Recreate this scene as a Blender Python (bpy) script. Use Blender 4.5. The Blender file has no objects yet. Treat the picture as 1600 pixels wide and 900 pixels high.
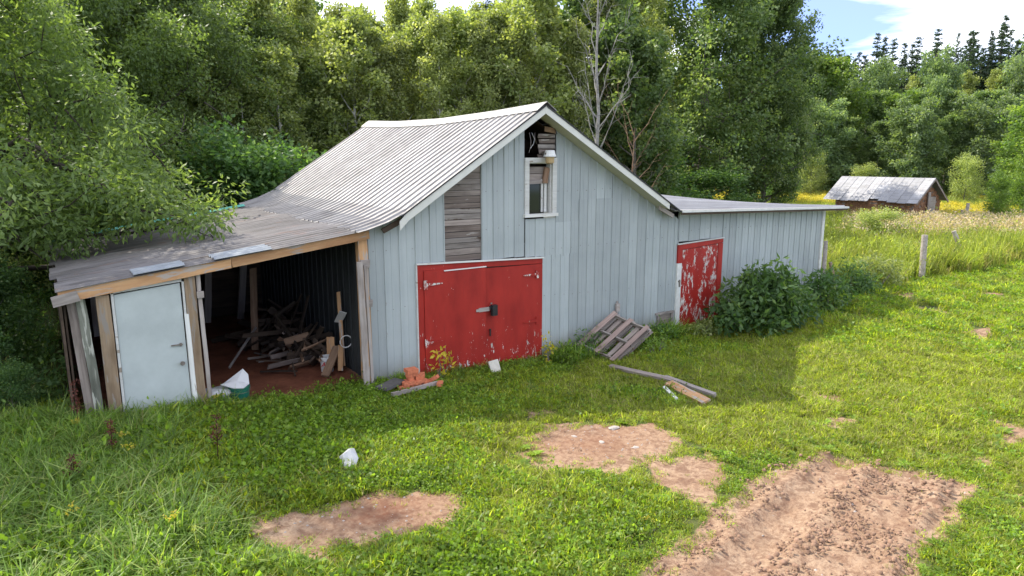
import bpy, math, random
import numpy as np
from mathutils import Vector, Matrix
random.seed(7)
S = bpy.context.scene
COL = S.collection
R3 = math.radians

# ------------------------------------------------------------------ camera
FPX = 1067.0; HORIZON = 248.0
PITCH = math.atan((450 - HORIZON) / FPX); TH = math.radians(55.6)
CAM = np.array([-4.71, -11.44, 4.1])
F0 = np.array([math.cos(TH), math.sin(TH), 0.]); RT = np.array([math.sin(TH), -math.cos(TH), 0.])
cd = bpy.data.cameras.new('camera'); cam = bpy.data.objects.new('camera', cd); COL.objects.link(cam)
cam.location = CAM; cam.rotation_euler = (math.pi / 2 - PITCH, 0, TH - math.pi / 2)
cd.sensor_width = 36; cd.lens = FPX / 1600 * 36; cd.clip_end = 2000; cd.clip_start = .1
S.camera = cam

# ------------------------------------------------------------------ sun, sky, exposure
SUN = Vector((.37, -.89, -1.0)).normalized()
sl = bpy.data.lights.new('sun', 'SUN'); sun = bpy.data.objects.new('sun', sl); COL.objects.link(sun)
sl.energy = 2.85; sl.angle = math.radians(.6); sl.color = (1, .93, .80)
sun.rotation_euler = SUN.to_track_quat('-Z', 'Y').to_euler(); sun.location = (-10, 20, 30)
W = bpy.data.worlds.new('World'); S.world = W; W.use_nodes = True
wn = W.node_tree.nodes; wl = W.node_tree.links; wn.clear()
out = wn.new('ShaderNodeOutputWorld'); bg = wn.new('ShaderNodeBackground'); sky = wn.new('ShaderNodeTexSky')
sky.sky_type = 'NISHITA'; sky.sun_disc = False
sky.sun_elevation = math.asin(-SUN.z); sky.sun_rotation = math.atan2(-SUN.x, -SUN.y)
sky.air_density = 1.0; sky.dust_density = .4; sky.ozone_density = 4.0
tc = wn.new('ShaderNodeTexCoord'); mp = wn.new('ShaderNodeMapping'); mp.inputs['Scale'].default_value = (1.0, 1.0, 5.5); mp.inputs['Location'].default_value = (.0, .0, .2)
nz = wn.new('ShaderNodeTexNoise'); nz.inputs['Scale'].default_value = 1.9; nz.inputs['Detail'].default_value = 8; nz.inputs['Roughness'].default_value = .55
nz.inputs['Distortion'].default_value = .4
rp = wn.new('ShaderNodeValToRGB'); rp.color_ramp.elements[0].position = .43; rp.color_ramp.elements[1].position = .57
rp.color_ramp.elements[0].color = (.16, .16, .16, 1); rp.color_ramp.elements[1].color = (.92, .92, .92, 1)
mx = wn.new('ShaderNodeMixRGB'); mx.inputs[2].default_value = (6.2, 6.3, 6.4, 1)
wl.new(tc.outputs['Generated'], mp.inputs['Vector']); wl.new(mp.outputs[0], nz.inputs['Vector'])
wl.new(nz.outputs[0], rp.inputs[0]); wl.new(rp.outputs[0], mx.inputs[0]); tint = wn.new('ShaderNodeMixRGB'); tint.blend_type = 'MULTIPLY'; tint.inputs[0].default_value = 1; tint.inputs[2].default_value = (.16, .27, .54, 1)
wl.new(sky.outputs[0], tint.inputs[1]); wl.new(tint.outputs[0], mx.inputs[1])
wl.new(mx.outputs[0], bg.inputs['Color']); bg.inputs['Strength'].default_value = .15
wl.new(bg.outputs[0], out.inputs['Surface'])
S.view_settings.view_transform = 'Standard'; S.view_settings.look = 'None'
S.view_settings.exposure = 1.62; S.view_settings.gamma = 1
S.cycles.max_bounces = 6; S.cycles.diffuse_bounces = 3; S.cycles.transmission_bounces = 4; S.cycles.transparent_max_bounces = 4
S.cycles.use_denoising = True

# ------------------------------------------------------------------ node helpers
class NT:
    def __init__(s, name):
        s.m = bpy.data.materials.new(name); s.m.use_nodes = True; s.t = s.m.node_tree; s.n = s.t.nodes; s.l = s.t.links
        s.b = s.n['Principled BSDF']; s.out = s.n['Material Output']
    def new(s, t, **k):
        x = s.n.new(t)
        for a, b in k.items(): setattr(x, a, b)
        return x
    def coord(s, kind='Object', scale=(1, 1, 1)):
        if kind == 'World': o = s.new('ShaderNodeNewGeometry').outputs['Position']
        else: o = s.new('ShaderNodeTexCoord').outputs[kind]
        mpp = s.new('ShaderNodeMapping'); mpp.inputs['Scale'].default_value = scale
        s.l.new(o, mpp.inputs['Vector']); return mpp.outputs[0]
    def jitter(s, vec, amt=37.0):      # offset pattern per object
        oi = s.new('ShaderNodeObjectInfo'); mu = s.new('ShaderNodeMath', operation='MULTIPLY'); mu.inputs[1].default_value = amt
        s.l.new(oi.outputs['Random'], mu.inputs[0]); ad = s.new('ShaderNodeVectorMath', operation='ADD')
        s.l.new(vec, ad.inputs[0]); s.l.new(mu.outputs[0], ad.inputs[1]); return ad.outputs[0]
    def noise(s, vec, scale, detail=5, rough=.6, dist=0):
        x = s.new('ShaderNodeTexNoise'); x.inputs['Scale'].default_value = scale; x.inputs['Detail'].default_value = detail
        x.inputs['Roughness'].default_value = rough; x.inputs['Distortion'].default_value = dist
        s.l.new(vec, x.inputs['Vector']); return x.outputs[0]
    def ramp(s, v, stops):
        x = s.new('ShaderNodeValToRGB'); e = x.color_ramp.elements
        while len(e) < len(stops): e.new(.5)
        for i, (p, c) in enumerate(stops):
            e[i].position = p; e[i].color = (c, c, c, 1) if isinstance(c, (int, float)) else (*c, 1)
        s.l.new(v, x.inputs[0]); return x.outputs[0]
    def mix(s, f, a, b, mode='MIX'):
        x = s.new('ShaderNodeMixRGB', blend_type=mode)
        for i, v in ((0, f), (1, a), (2, b)):
            if isinstance(v, (int, float)): x.inputs[i].default_value = v if i == 0 else (v, v, v, 1)
            elif isinstance(v, tuple): x.inputs[i].default_value = (*v, 1)
            else: s.l.new(v, x.inputs[i])
        return x.outputs[0]
    def math(s, op, a, b=0.):
        x = s.new('ShaderNodeMath', operation=op)
        for i, v in ((0, a), (1, b)):
            if isinstance(v, (int, float)): x.inputs[i].default_value = v
            else: s.l.new(v, x.inputs[i])
        return x.outputs[0]
    def rnd(s, lo, hi):
        oi = s.new('ShaderNodeObjectInfo'); x = s.new('ShaderNodeMapRange'); x.inputs[3].default_value = lo; x.inputs[4].default_value = hi
        s.l.new(oi.outputs['Random'], x.inputs[0]); return x.outputs[0]
    def bump(s, h, strength=.3, dist=.01):
        x = s.new('ShaderNodeBump'); x.inputs['Strength'].default_value = strength; x.inputs['Distance'].default_value = dist
        s.l.new(h, x.inputs['Height']); s.l.new(x.outputs[0], s.b.inputs['Normal'])
    def fin(s, col, rough=.7, metal=0., spec=.3):
        if isinstance(col, tuple): s.b.inputs['Base Color'].default_value = (*col, 1)
        else: s.l.new(col, s.b.inputs['Base Color'])
        if isinstance(rough, (int, float)): s.b.inputs['Roughness'].default_value = rough
        else: s.l.new(rough, s.b.inputs['Roughness'])
        s.b.inputs['Metallic'].default_value = metal; s.b.inputs['Specular IOR Level'].default_value = spec
        return s.m

def m_wood(name, a, b, dark, grain=1.0, rough=.8, bark=None, bt=.52):
    t = NT(name); v = t.jitter(t.coord('Object', (1.2, 26 * grain, 26 * grain)))
    n1 = t.noise(v, 1.0, 6, .65, .5); v2 = t.jitter(t.coord('Object', (.8, 3, 3)), 11); n2 = t.noise(v2, 1.6, 4)
    c = t.mix(t.ramp(n1, [(.3, 0.), (.7, 1.)]), a, b); c = t.mix(t.ramp(n2, [(.45, 0.), (.75, .8)]), c, dark)
    if bark:
        n3 = t.noise(t.jitter(t.coord('Object', (.7, 5, 5)), 5), 2.2, 6, .6, .6); c = t.mix(t.ramp(n3, [(bt, 0.), (bt + .04, 1.)]), c, bark)
    k = t.rnd(.8, 1.15); c = t.mix(1., c, k, 'MULTIPLY')
    t.bump(n1, .5, .006); return t.fin(c, rough, 0, .2)
def m_plain(name, col, var=.25, scale=6, rough=.7, metal=0., spec=.3, bumpk=.2):
    t = NT(name); n = t.noise(t.jitter(t.coord('Object')), scale, 6, .65)
    c = t.mix(t.ramp(n, [(.3, 0.), (.7, 1.)]), tuple(x * (1 - var) for x in col), tuple(min(1, x * (1 + var)) for x in col))
    t.bump(n, bumpk, .01); return t.fin(c, rough, metal, spec)

def m_siding():
    t = NT('painted_steel'); v = t.coord('World'); n = t.noise(v, .9, 5); vs = t.coord('World', (9, 9, .55)); st = t.noise(vs, 1.4, 6, .7)
    fine = t.noise(t.coord('World', (1, 1, 1)), 38, 4, .7)
    c = t.mix(t.ramp(n, [(.3, 0.), (.7, 1.)]), (.32, .355, .357), (.39, .425, .423))
    c = t.mix(t.ramp(st, [(.5, 0.), (.8, .4)]), c, (.21, .25, .25))
    c = t.mix(t.ramp(fine, [(.6, 0.), (.75, .25)]), c, (.20, .24, .24))
    # splash dirt low on the wall
    sx = t.new('ShaderNodeSeparateXYZ'); g = t.new('ShaderNodeNewGeometry'); t.l.new(g.outputs['Position'], sx.inputs[0])
    lo = t.math('ADD', sx.outputs[2], t.math('MULTIPLY', st, .7)); c = t.mix(t.ramp(lo, [(.2, .7), (.8, 0.)]), c, (.21, .185, .14))
    c = t.mix(1., c, t.rnd(.86, 1.08), 'MULTIPLY')
    ru = t.noise(t.coord('World', (14, 14, 3)), 1.3, 5, .7); c = t.mix(t.ramp(ru, [(.66, 0.), (.73, .6)]), c, (.19, .12, .08))
    t.bump(n, .12, .03); return t.fin(c, .5, 0, .35)
def m_redpaint(name, amount, lowbias=1.0, fs=(7, 7, 2.6)):
    t = NT(name); v = t.coord('World', fs); n = t.noise(v, 1.6, 8, .72, .3); w = t.noise(t.coord('World', (1, 1, .25)), 24, 6, .75)
    sx = t.new('ShaderNodeSeparateXYZ'); g = t.new('ShaderNodeNewGeometry'); t.l.new(g.outputs['Position'], sx.inputs[0])
    low = t.new('ShaderNodeMapRange'); low.inputs[1].default_value = 1.0; low.inputs[2].default_value = -.2; low.inputs[3].default_value = 0.; low.inputs[4].default_value = .13 * lowbias
    t.l.new(sx.outputs[2], low.inputs[0])
    s = t.math('ADD', t.math('ADD', t.math('MULTIPLY', n, .6), t.math('MULTIPLY', w, .4)), low.outputs[0])
    tone = t.noise(t.coord('World', (1, 1, .4)), 3, 5)
    red = t.mix(t.ramp(tone, [(.3, 0.), (.7, 1.)]), (.25, .014, .010), (.37, .024, .016))
    under = t.mix(t.ramp(t.noise(t.coord('World'), 9, 4), [(.4, 0.), (.6, 1.)]), (.42, .40, .36), (.62, .6, .56))
    c = t.mix(t.ramp(s, [(amount, 0.), (amount + .012, 1.)]), red, under)
    gr = t.noise(t.coord('World', (40, 40, 1.5)), 1.5, 5); c = t.mix(t.ramp(gr, [(.58, 0.), (.72, .35)]), c, (.12, .02, .02))
    t.bump(gr, .25, .006); return t.fin(c, .55, 0, .3)
def m_roof(name, a, b, streak, rust=.0, metal=.25, rough=.42, axis=(1, 12, 12)):
    t = NT(name); v = t.jitter(t.coord('World', axis), 3.0); n = t.noise(v, .55, 6, .7); n2 = t.noise(t.coord('World'), 1.1, 6, .6)
    c = t.mix(t.ramp(n2, [(.3, 0.), (.7, 1.)]), a, b); c = t.mix(t.ramp(n, [(.42, 0.), (.68, .8)]), c, streak)
    if rust: c = t.mix(t.ramp(t.noise(t.coord('World', (.8, 3, 3)), 1.7, 6, .7), [(.56, 0.), (.68, rust)]), c, (.17, .09, .06))
    c = t.mix(1., c, t.rnd(.86, 1.1), 'MULTIPLY')
    return t.fin(c, t.ramp(n, [(.3, rough - .08), (.7, rough + .2)]), metal, .4)

M = {}
M['siding'] = m_siding()
M['sidingshade'] = m_plain('shaded_inner_steel', (.03, .034, .035), .3, 2.5, .7)  # same wall siding, darkened: the lean-to's inner shade is in the colour
M['red'] = m_redpaint('red_barn_paint', .626, .65); M['red2'] = m_redpaint('flaking_red_paint', .53, .0, (2.6, 2.6, 1.3))
M['white'] = m_plain('white_paint', (.6, .6, .57), .12, 9, .6)
M['whiteworn'] = m_wood('worn_white_paint', (.55, .55, .52), (.66, .66, .63), (.5, .49, .45), bark=(.3, .25, .2), bt=.63)
M['greenpeel'] = m_wood('peeling_green_board', (.13, .14, .11), (.24, .24, .20), (.05, .05, .04), bark=(.42, .42, .36), bt=.54)
M['plankdark'] = m_wood('brown_grey_plank', (.13, .10, .085), (.24, .20, .175), (.06, .045, .036), 1.6, .9, (.36, .33, .30), .60)
M['plankpale'] = m_wood('pale_grey_plank', (.20, .175, .155), (.33, .30, .275), (.10, .08, .07), 1.6, .9, (.09, .065, .05), .58)
M['cream'] = m_plain('cream_soffit', (.48, .475, .36), .08, 3, .7)
M['rake'] = m_plain('pale_fascia_metal', (.58, .58, .53), .06, 4, .5)
M['oldwood'] = m_wood('weathered_board', (.20, .165, .145), (.36, .31, .275), (.09, .07, .06), rough=.9)
M['greywood'] = m_wood('grey_lumber', (.26, .225, .20), (.40, .36, .33), (.14, .115, .1), rough=.9)
M['tanwood'] = m_wood('orange_spruce_lumber', (.42, .23, .11), (.52, .32, .17), (.30, .15, .07), bark=(.36, .31, .27))
M['postwood'] = m_wood('brown_post_lumber', (.24, .165, .10), (.33, .25, .17), (.12, .08, .05), bark=(.25, .22, .19))
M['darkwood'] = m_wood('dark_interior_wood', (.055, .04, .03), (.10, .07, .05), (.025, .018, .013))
M['palletwood'] = m_wood('pinkish_pallet_wood', (.23, .165, .14), (.35, .27, .235), (.15, .11, .1), rough=.9)
M['shadewood'] = m_wood('shade_dark_wood', (.035, .027, .02), (.07, .05, .038), (.015, .012, .01))  # heap wood with the dim interior's shade put into its colour
M['scrapwood'] = m_wood('scrap_wood', (.22, .13, .08), (.36, .24, .16), (.1, .06, .04))
M['roof'] = m_roof('galvanised_roof', (.25, .24, .232), (.33, .315, .305), (.18, .168, .16))
M['roofwing'] = m_roof('wing_roof_metal', (.36, .35, .345), (.43, .42, .41), (.28, .265, .26))
M['roofold'] = m_roof('weathered_corrugated_roof', (.10, .092, .088), (.175, .162, .157), (.052, .046, .044), .5, .15, .5)
M['roofnew'] = m_plain('bright_zinc_sheet', (.24, .26, .275), .18, 5, .4, .3)
M['rooffar'] = m_roof('shed_tin_roof', (.27, .27, .28), (.34, .34, .35), (.19, .185, .185), .15, .2, .45, (12, 1, 1))
M['greentin'] = m_plain('green_flashing', (.12, .42, .34), .2, 4, .5)
M['door'] = m_plain('pale_door_skin', (.42, .46, .45), .12, 1.6, .45, bumpk=.05)
M['metal'] = m_plain('rusty_steel', (.22, .19, .17), .3, 14, .5, .6)
M['black'] = m_plain('black_iron', (.02, .02, .022), .3, 10, .45)
M['glass'] = None
M['brick'] = m_plain('red_brick', (.50, .16, .08), .3, 22, .85, bumpk=.5)
M['brickold'] = m_plain('old_brown_brick', (.26, .135, .075), .45, 7, .9, bumpk=.4)
M['concrete'] = m_plain('pale_concrete', (.52, .49, .42), .15, 12, .85)
M['paper'] = m_plain('white_plastic_sheet', (.5, .5, .5), .04, 5, .45)
M['greenpl'] = m_plain('green_plastic', (.01, .12, .08), .15, 4, .35, spec=.5)
M['whitepl'] = m_plain('white_plastic', (.66, .66, .64), .08, 5, .4, spec=.5)
M['redprint'] = m_plain('red_print', (.45, .03, .03), .1, 5, .5)
M['yellowprint'] = m_plain('yellow_print', (.60, .50, .05), .2, 9, .5)
M['amber'] = m_plain('amber_lens', (.38, .27, .13), .1, 5, .3, spec=.5)
M['bark'] = m_wood('grey_bark', (.13, .115, .095), (.25, .23, .2), (.06, .05, .04))
M['palebark'] = m_wood('pale_aspen_bark', (.46, .45, .40), (.62, .60, .55), (.16, .15, .13))
M['birchbark'] = m_wood('dead_birch_bark', (.24, .23, .21), (.37, .36, .33), (.13, .12, .11))
M['darkbark'] = m_wood('dark_twig_bark', (.045, .035, .028), (.09, .075, .06), (.02, .018, .015))
M['stone'] = m_plain('field_stone', (.34, .30, .27), .25, 9, .9)
M['clod'] = m_plain('soil_clod', (.22, .135, .09), .45, 5, .95, bumpk=.5)
M['slate'] = m_plain('dark_slab', (.09, .085, .08), .3, 12, .8)
tg = NT('window_glass'); tg.fin((.02, .025, .02), .06, 0, .6); M['glass'] = tg.m

def m_leaf(name, lo, mid, hi, trans=.35, rough=.5, spec=.35, var=.2):
    if name in ('lawn_grass', 'clover_leaf', 'tall_grass', 'dry_grass', 'field_weed_green'): var = .38
    t = NT(name); at = t.new('ShaderNodeAttribute', attribute_name='tone')
    c = t.ramp(at.outputs['Fac'], [(.0, lo), (.55, mid), (1., hi)])
    c = t.mix(1., c, t.rnd(1 - var, 1 + var), 'MULTIPLY')
    t.fin(c, rough, 0, spec); tr = t.new('ShaderNodeBsdfTranslucent')
    c2 = t.mix(1., c, (1.9, 1.9, .75), 'MULTIPLY'); t.l.new(c2, tr.inputs['Color'])
    mxs = t.new('ShaderNodeMixShader'); mxs.inputs[0].default_value = trans * 1.25
    t.l.new(t.b.outputs[0], mxs.inputs[1]); t.l.new(tr.outputs[0], mxs.inputs[2]); t.l.new(mxs.outputs[0], t.out.inputs['Surface'])
    return t.m
M['leaf_near'] = m_leaf('willow_leaf', (.08, .125, .04), (.135, .20, .06), (.25, .32, .12))
M['leaf_aspen'] = m_leaf('aspen_leaf', (.13, .175, .06), (.24, .29, .10), (.46, .49, .24))
M['leaf_olive'] = m_leaf('birch_leaf', (.15, .185, .065), (.26, .30, .115), (.44, .47, .22))
M['leaf_poplar'] = m_leaf('poplar_leaf', (.065, .115, .04), (.14, .205, .075), (.31, .37, .17))
M['leaf_willow'] = m_leaf('grey_willow_leaf', (.08, .13, .06), (.155, .22, .10), (.29, .36, .18))
M['leaf_bright'] = m_leaf('bright_maple_leaf', (.07, .13, .03), (.13, .21, .04), (.25, .32, .07))
M['leaf_dark'] = m_leaf('dark_bush_leaf', (.045, .10, .03), (.095, .175, .055), (.23, .33, .11))
M['needle'] = m_leaf('spruce_needle', (.035, .06, .032), (.06, .10, .05), (.11, .16, .08), .12)
M['pineneedle'] = m_leaf('pine_needle', (.03, .06, .018), (.05, .09, .03), (.10, .14, .05), .15)
M['grass'] = m_leaf('lawn_grass', (.13, .17, .015), (.245, .31, .03), (.42, .45, .08), .42)
M['clover'] = m_leaf('clover_leaf', (.08, .145, .015), (.155, .25, .028), (.27, .37, .06), .38)
M['tall'] = m_leaf('tall_grass', (.09, .16, .035), (.17, .27, .055), (.36, .42, .14), .4)
M['fieldgreen'] = m_leaf('field_weed_green', (.12, .17, .03), (.23, .28, .055), (.42, .42, .14), .4)
M['straw'] = m_leaf('dry_grass', (.19, .18, .06), (.32, .29, .11), (.46, .41, .19), .3)
M['fluff'] = m_leaf('seed_fluff', (.32, .25, .19), (.44, .36, .28), (.56, .49, .40), .3)
M['gold'] = m_leaf('goldenrod_flower', (.36, .30, .04), (.50, .42, .06), (.62, .54, .10), .3)
M['dock'] = m_leaf('dock_seed', (.05, .012, .008), (.10, .025, .015), (.15, .05, .03), .1)
M['yellowleaf'] = m_leaf('yellow_leaf', (.30, .28, .03), (.48, .42, .05), (.60, .52, .10), .4)

# ------------------------------------------------------------------ object helpers
def WM(o):
    m = o.matrix_basis.copy()
    if o.parent is not None: m = WM(o.parent) @ o.matrix_parent_inverse @ m
    return m
def link(name, mesh, mat=None, parent=None, kind=None, label=None, smooth=False):
    o = bpy.data.objects.new(name, mesh); COL.objects.link(o)
    if mat is not None and not mesh.materials: mesh.materials.append(M[mat] if isinstance(mat, str) else mat)
    if parent is not None: o.parent = parent; o.matrix_parent_inverse = WM(parent).inverted()
    if kind: o['kind'] = kind
    if label: o['label'] = label
    if smooth: mesh.polygons.foreach_set('use_smooth', [True] * len(mesh.polygons))
    return o
def tag(o, label, cat, group=None):
    o['label'] = label; o['category'] = cat
    if group: o['group'] = group
    return o
def thing(name, label, cat, loc=(0, 0, 0), rz=0, group=None):
    o = bpy.data.objects.new(name, None); COL.objects.link(o); o.location = loc; o.rotation_euler = (0, 0, rz)
    o.empty_display_size = .2
    return tag(o, label, cat, group)
def mesh(name, V, Fc):
    me = bpy.data.meshes.new(name); me.from_pydata([tuple(map(float, v)) for v in V], [], Fc); me.update(); return me
def np_mesh(name, V, Q, tone=None, smooth=False):
    me = bpy.data.meshes.new(name); V = np.asarray(V, np.float32); Q = np.asarray(Q, np.int32)
    k = Q.shape[1]; me.vertices.add(len(V)); me.vertices.foreach_set('co', V.ravel())
    me.loops.add(Q.size); me.loops.foreach_set('vertex_index', Q.ravel())
    me.polygons.add(len(Q)); me.polygons.foreach_set('loop_start', np.arange(0, Q.size, k, dtype=np.int32))
    if smooth: me.polygons.foreach_set('use_smooth', np.ones(len(Q), bool))
    me.update(calc_edges=True)
    if tone is not None:
        a = me.attributes.new('tone', 'FLOAT', 'FACE'); a.data.foreach_set('value', np.asarray(tone, np.float32))
    return me
BOXF = [(0, 3, 2, 1), (4, 5, 6, 7), (0, 1, 5, 4), (1, 2, 6, 5), (2, 3, 7, 6), (3, 0, 4, 7)]
class MB:
    def __init__(s): s.v = []; s.f = []
    def hexa(s, p):
        n = len(s.v); s.v += [tuple(q) for q in p]; s.f += [tuple(n + i for i in f) for f in BOXF]; return s
    def box(s, x0, x1, y0, y1, z0, z1):
        return s.hexa([(x0, y0, z0), (x1, y0, z0), (x1, y1, z0), (x0, y1, z0), (x0, y0, z1), (x1, y0, z1), (x1, y1, z1), (x0, y1, z1)])
    def tube(s, pts, rad, n=8, cap=True):
        base = len(s.v); pts = [Vector(p) for p in pts]
        for i, p in enumerate(pts):
            d = (pts[min(i + 1, len(pts) - 1)] - pts[max(i - 1, 0)]).normalized(); a = d.orthogonal().normalized() if abs(d.z) < .9 else d.cross(Vector((0, 1, 0))).normalized()
            b = d.cross(a); r = rad[i] if hasattr(rad, '__len__') else rad
            for k in range(n):
                t = 2 * math.pi * k / n; s.v.append(tuple(p + a * math.cos(t) * r + b * math.sin(t) * r))
        for i in range(len(pts) - 1):
            for k in range(n):
                s.f.append((base + i * n + k, base + i * n + (k + 1) % n, base + (i + 1) * n + (k + 1) % n, base + (i + 1) * n + k))
        if cap:
            s.f.append(tuple(base + k for k in range(n))[::-1]); s.f.append(tuple(base + (len(pts) - 1) * n + k for k in range(n)))
        return s
    def lathe(s, prof, c=(0, 0, 0), n=20):
        base = len(s.v)
        for r, z in prof:
            for k in range(n):
                t = 2 * math.pi * k / n; s.v.append((c[0] + r * math.cos(t), c[1] + r * math.sin(t), c[2] + z))
        for i in range(len(prof) - 1):
            for k in range(n): s.f.append((base + i * n + k, base + i * n + (k + 1) % n, base + (i + 1) * n + (k + 1) % n, base + (i + 1) * n + k))
        return s
    def build(s, name, mat, parent=None, kind=None, label=None, smooth=False):
        return link(name, mesh(name, s.v, s.f), mat, parent, kind, label, smooth)
_bm = {}
def board(name, p0, p1, w, t, mat, parent=None, up=(0, 0, 1), label=None, seed=None, wob=.012):
    """a sawn board from p0 to p1 (centre line), local X along it, w along 'up', t thick"""
    p0 = Vector(p0); p1 = Vector(p1); L = (p1 - p0).length; x = (p1 - p0) / L; u = Vector(up); u = (u - x * u.dot(x))
    if u.length < 1e-4: u = x.orthogonal()
    u.normalize(); y = u.cross(x)
    rr = random.Random(seed if seed is not None else int((p0.x * 13 + p0.y * 7 + p0.z * 31 + L * 3) * 1000)); V = []; n = max(2, min(9, int(L / .35) + 2))
    for i in range(n):
        a = L * i / (n - 1); dz = rr.uniform(-wob, wob); j = rr.uniform(-wob, wob) * .3
        e = rr.uniform(-.012, .012) if i in (0, n - 1) else 0
        for (yy, zz) in ((-t / 2, -w / 2), (t / 2, -w / 2), (t / 2, w / 2), (-t / 2, w / 2)):
            V.append((a + e * (1 if zz > 0 else -1), yy + j, zz + dz * (.5 if zz > 0 else .3)))
    Fc = [(3, 2, 1, 0)]
    for i in range(n - 1):
        for k in range(4):
            b0 = i * 4; Fc.append((b0 + k, b0 + (k + 1) % 4, b0 + 4 + (k + 1) % 4, b0 + 4 + k))
    Fc.append(tuple((n - 1) * 4 + k for k in range(4)))
    me = mesh(name, V, Fc); o = link(name, me, mat, parent, None, label)
    m4 = Matrix(((x.x, y.x, u.x, p0.x), (x.y, y.y, u.y, p0.y), (x.z, y.z, u.z, p0.z), (0, 0, 0, 1)))
    o.matrix_basis = m4
    return o

# ------------------------------------------------------------------ survey helpers
def ray(x, y):
    U = F0 * math.sin(PITCH) + np.array([0, 0, math.cos(PITCH)]); Fv = F0 * math.cos(PITCH) - np.array([0, 0, math.sin(PITCH)])
    return (x - 800) / FPX * RT - (y - 450) / FPX * U + Fv
def G(x, y, z=0.):
    d = ray(x, y); t = (z - CAM[2]) / d[2]; return CAM + t * d
def at(px, dist):                       # ground point: bearing of px, forward distance
    return CAM * [1, 1, 0] + F0 * dist + RT * (px - 800) / FPX * (dist * math.cos(PITCH) + CAM[2] * math.sin(PITCH))
def proj(P):
    d = P - CAM; U = F0 * math.sin(PITCH) + np.array([0, 0, math.cos(PITCH)]); Fv = F0 * math.cos(PITCH) - np.array([0, 0, math.sin(PITCH)])
    w = d @ Fv; w2 = np.where(w > .1, w, .1); return 800 + FPX * (d @ RT) / w2, 450 - FPX * (d @ U) / w2, w
def visible(P, mxr=260, mb=160):
    x, y, w = proj(P); return (w > .5) & (x > -mxr) & (x < 1600 + mxr) & (y < 900 + mb) & (y > -400)
rng = np.random.default_rng(11)
def vnoise(x, y, s, seed=0):           # value noise, 0..1
    r = np.random.default_rng(seed); T = r.random((64, 64)); x = np.asarray(x) / s + 17.3; y = np.asarray(y) / s + 9.1
    xi = np.floor(x).astype(int); yi = np.floor(y).astype(int); fx = x - xi; fy = y - yi; fx = fx * fx * (3 - 2 * fx); fy = fy * fy * (3 - 2 * fy)
    g = lambda a, b: T[a % 64, b % 64]
    return (g(xi, yi) * (1 - fx) + g(xi + 1, yi) * fx) * (1 - fy) + (g(xi, yi + 1) * (1 - fx) + g(xi + 1, yi + 1) * fx) * fy
def fbm(x, y, s, seed=0): return (vnoise(x, y, s, seed) * .5 + vnoise(x, y, s / 2, seed + 1) * .25 + vnoise(x, y, s / 4, seed + 2) * .15 + vnoise(x, y, s / 8, seed + 3) * .1)

POLY = dict(
 p1=[(0.95, -3.54), (1.56, -3.34), (2.32, -3.7), (2.82, -4.2), (2.68, -4.87), (2.22, -5.23), (1.59, -5.18), (1.05, -5.0), (0.83, -4.59), (0.66, -4.22)],
 p2=[(1.88, -5.25), (2.25, -5.38), (2.63, -5.51), (2.75, -5.85), (2.29, -6.12), (1.63, -6.3), (1.66, -5.91)],
 rut=[(4.17, -6.31), (4.76, -8.13), (3.48, -8.38), (2.16, -8.65), (1.0, -9.6), (-1.2, -8.6), (-0.64, -7.45), (-0.1, -7.04), (1.13, -6.78), (2.41, -6.42)],
 p4=[(-2.38, -4.02), (-1.76, -3.67), (-1.53, -3.72), (-1.3, -4.19), (-0.95, -4.63), (-1.21, -5.0), (-1.76, -5.12), (-2.35, -5.13), (-2.66, -4.81), (-3.07, -4.38), (-3.12, -4.03)],
 floor=[(-4.5, .45), (-3.0, .25), (-1.6, -.05), (-.9, -.2), (-.3, .1), (-.02, .5), (-.02, 7.4), (-4.6, 7.4)],
 p5=[tuple(G(a, b)[:2]) for a, b in ((800, 650), (815, 633), (860, 633), (885, 640), (835, 656))],
 p6=[tuple(G(a, b)[:2]) for a, b in ((1270, 650), (1310, 645), (1352, 655), (1310, 668))],
 p7=[tuple(G(a, b)[:2]) for a, b in ((1550, 660), (1600, 655), (1640, 690), (1590, 695))],
 p8=[tuple(G(a, b)[:2]) for a, b in ((1500, 520), (1545, 515), (1560, 530), (1510, 532))],
 p9=[tuple(G(a, b)[:2]) for a, b in ((1490, 715), (1560, 700), (1640, 790), (1600, 810))],
 shade=[(-7.5, 1.6), (-5.4, 1.2), (-5.2, 3), (-7.5, 3.5)])
def sdist(px, py, poly):               # signed distance, + inside
    px = np.asarray(px, float); py = np.asarray(py, float); d = np.full(px.shape, 1e9); ins = np.zeros(px.shape, bool); n = len(poly)
    for i in range(n):
        ax, ay = poly[i]; bx, by = poly[(i + 1) % n]; ex, ey = bx - ax, by - ay; t = np.clip(((px - ax) * ex + (py - ay) * ey) / (ex * ex + ey * ey), 0, 1)
        d = np.minimum(d, np.hypot(px - ax - t * ex, py - ay - t * ey)); c = (ay > py) != (by > py)
        with np.errstate(all='ignore'): ins ^= c & (px < (bx - ax) * (py - ay) / (by - ay + 1e-12) + ax)
    return np.where(ins, d, -d)
def dirt(x, y):                        # >0 where bare soil shows
    n = (fbm(x, y, .9, 5) - .5) * .9 + (fbm(x, y, .22, 9) - .5) * .35; m = np.full(np.shape(x), -3.)
    for k, p in POLY.items():
        s = sdist(x, y, p); w = 1.35 if k not in ('floor', 'rut') else .5
        m = np.maximum(m, s + n * w * .95 + (-.1 if k in ('p9', 'p8', 'shade') else 0.02))
    # worn ground to the right
    wr = (fbm(x, y, 1.3, 31) - .685) * 2.2; wr = np.where((x > 4.8) & (y < -1.2) & (y > -14), wr, -1)
    return np.maximum(m, np.where(wr > 0, wr * .8, -1))
GX = np.array([-60, -12, -4, 0, 4, 8, 11, 14, 18, 40.]); GZ = np.array([0, .25, .2, 0, -.22, -.2, -.02, .06, 0, 0.])
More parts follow.
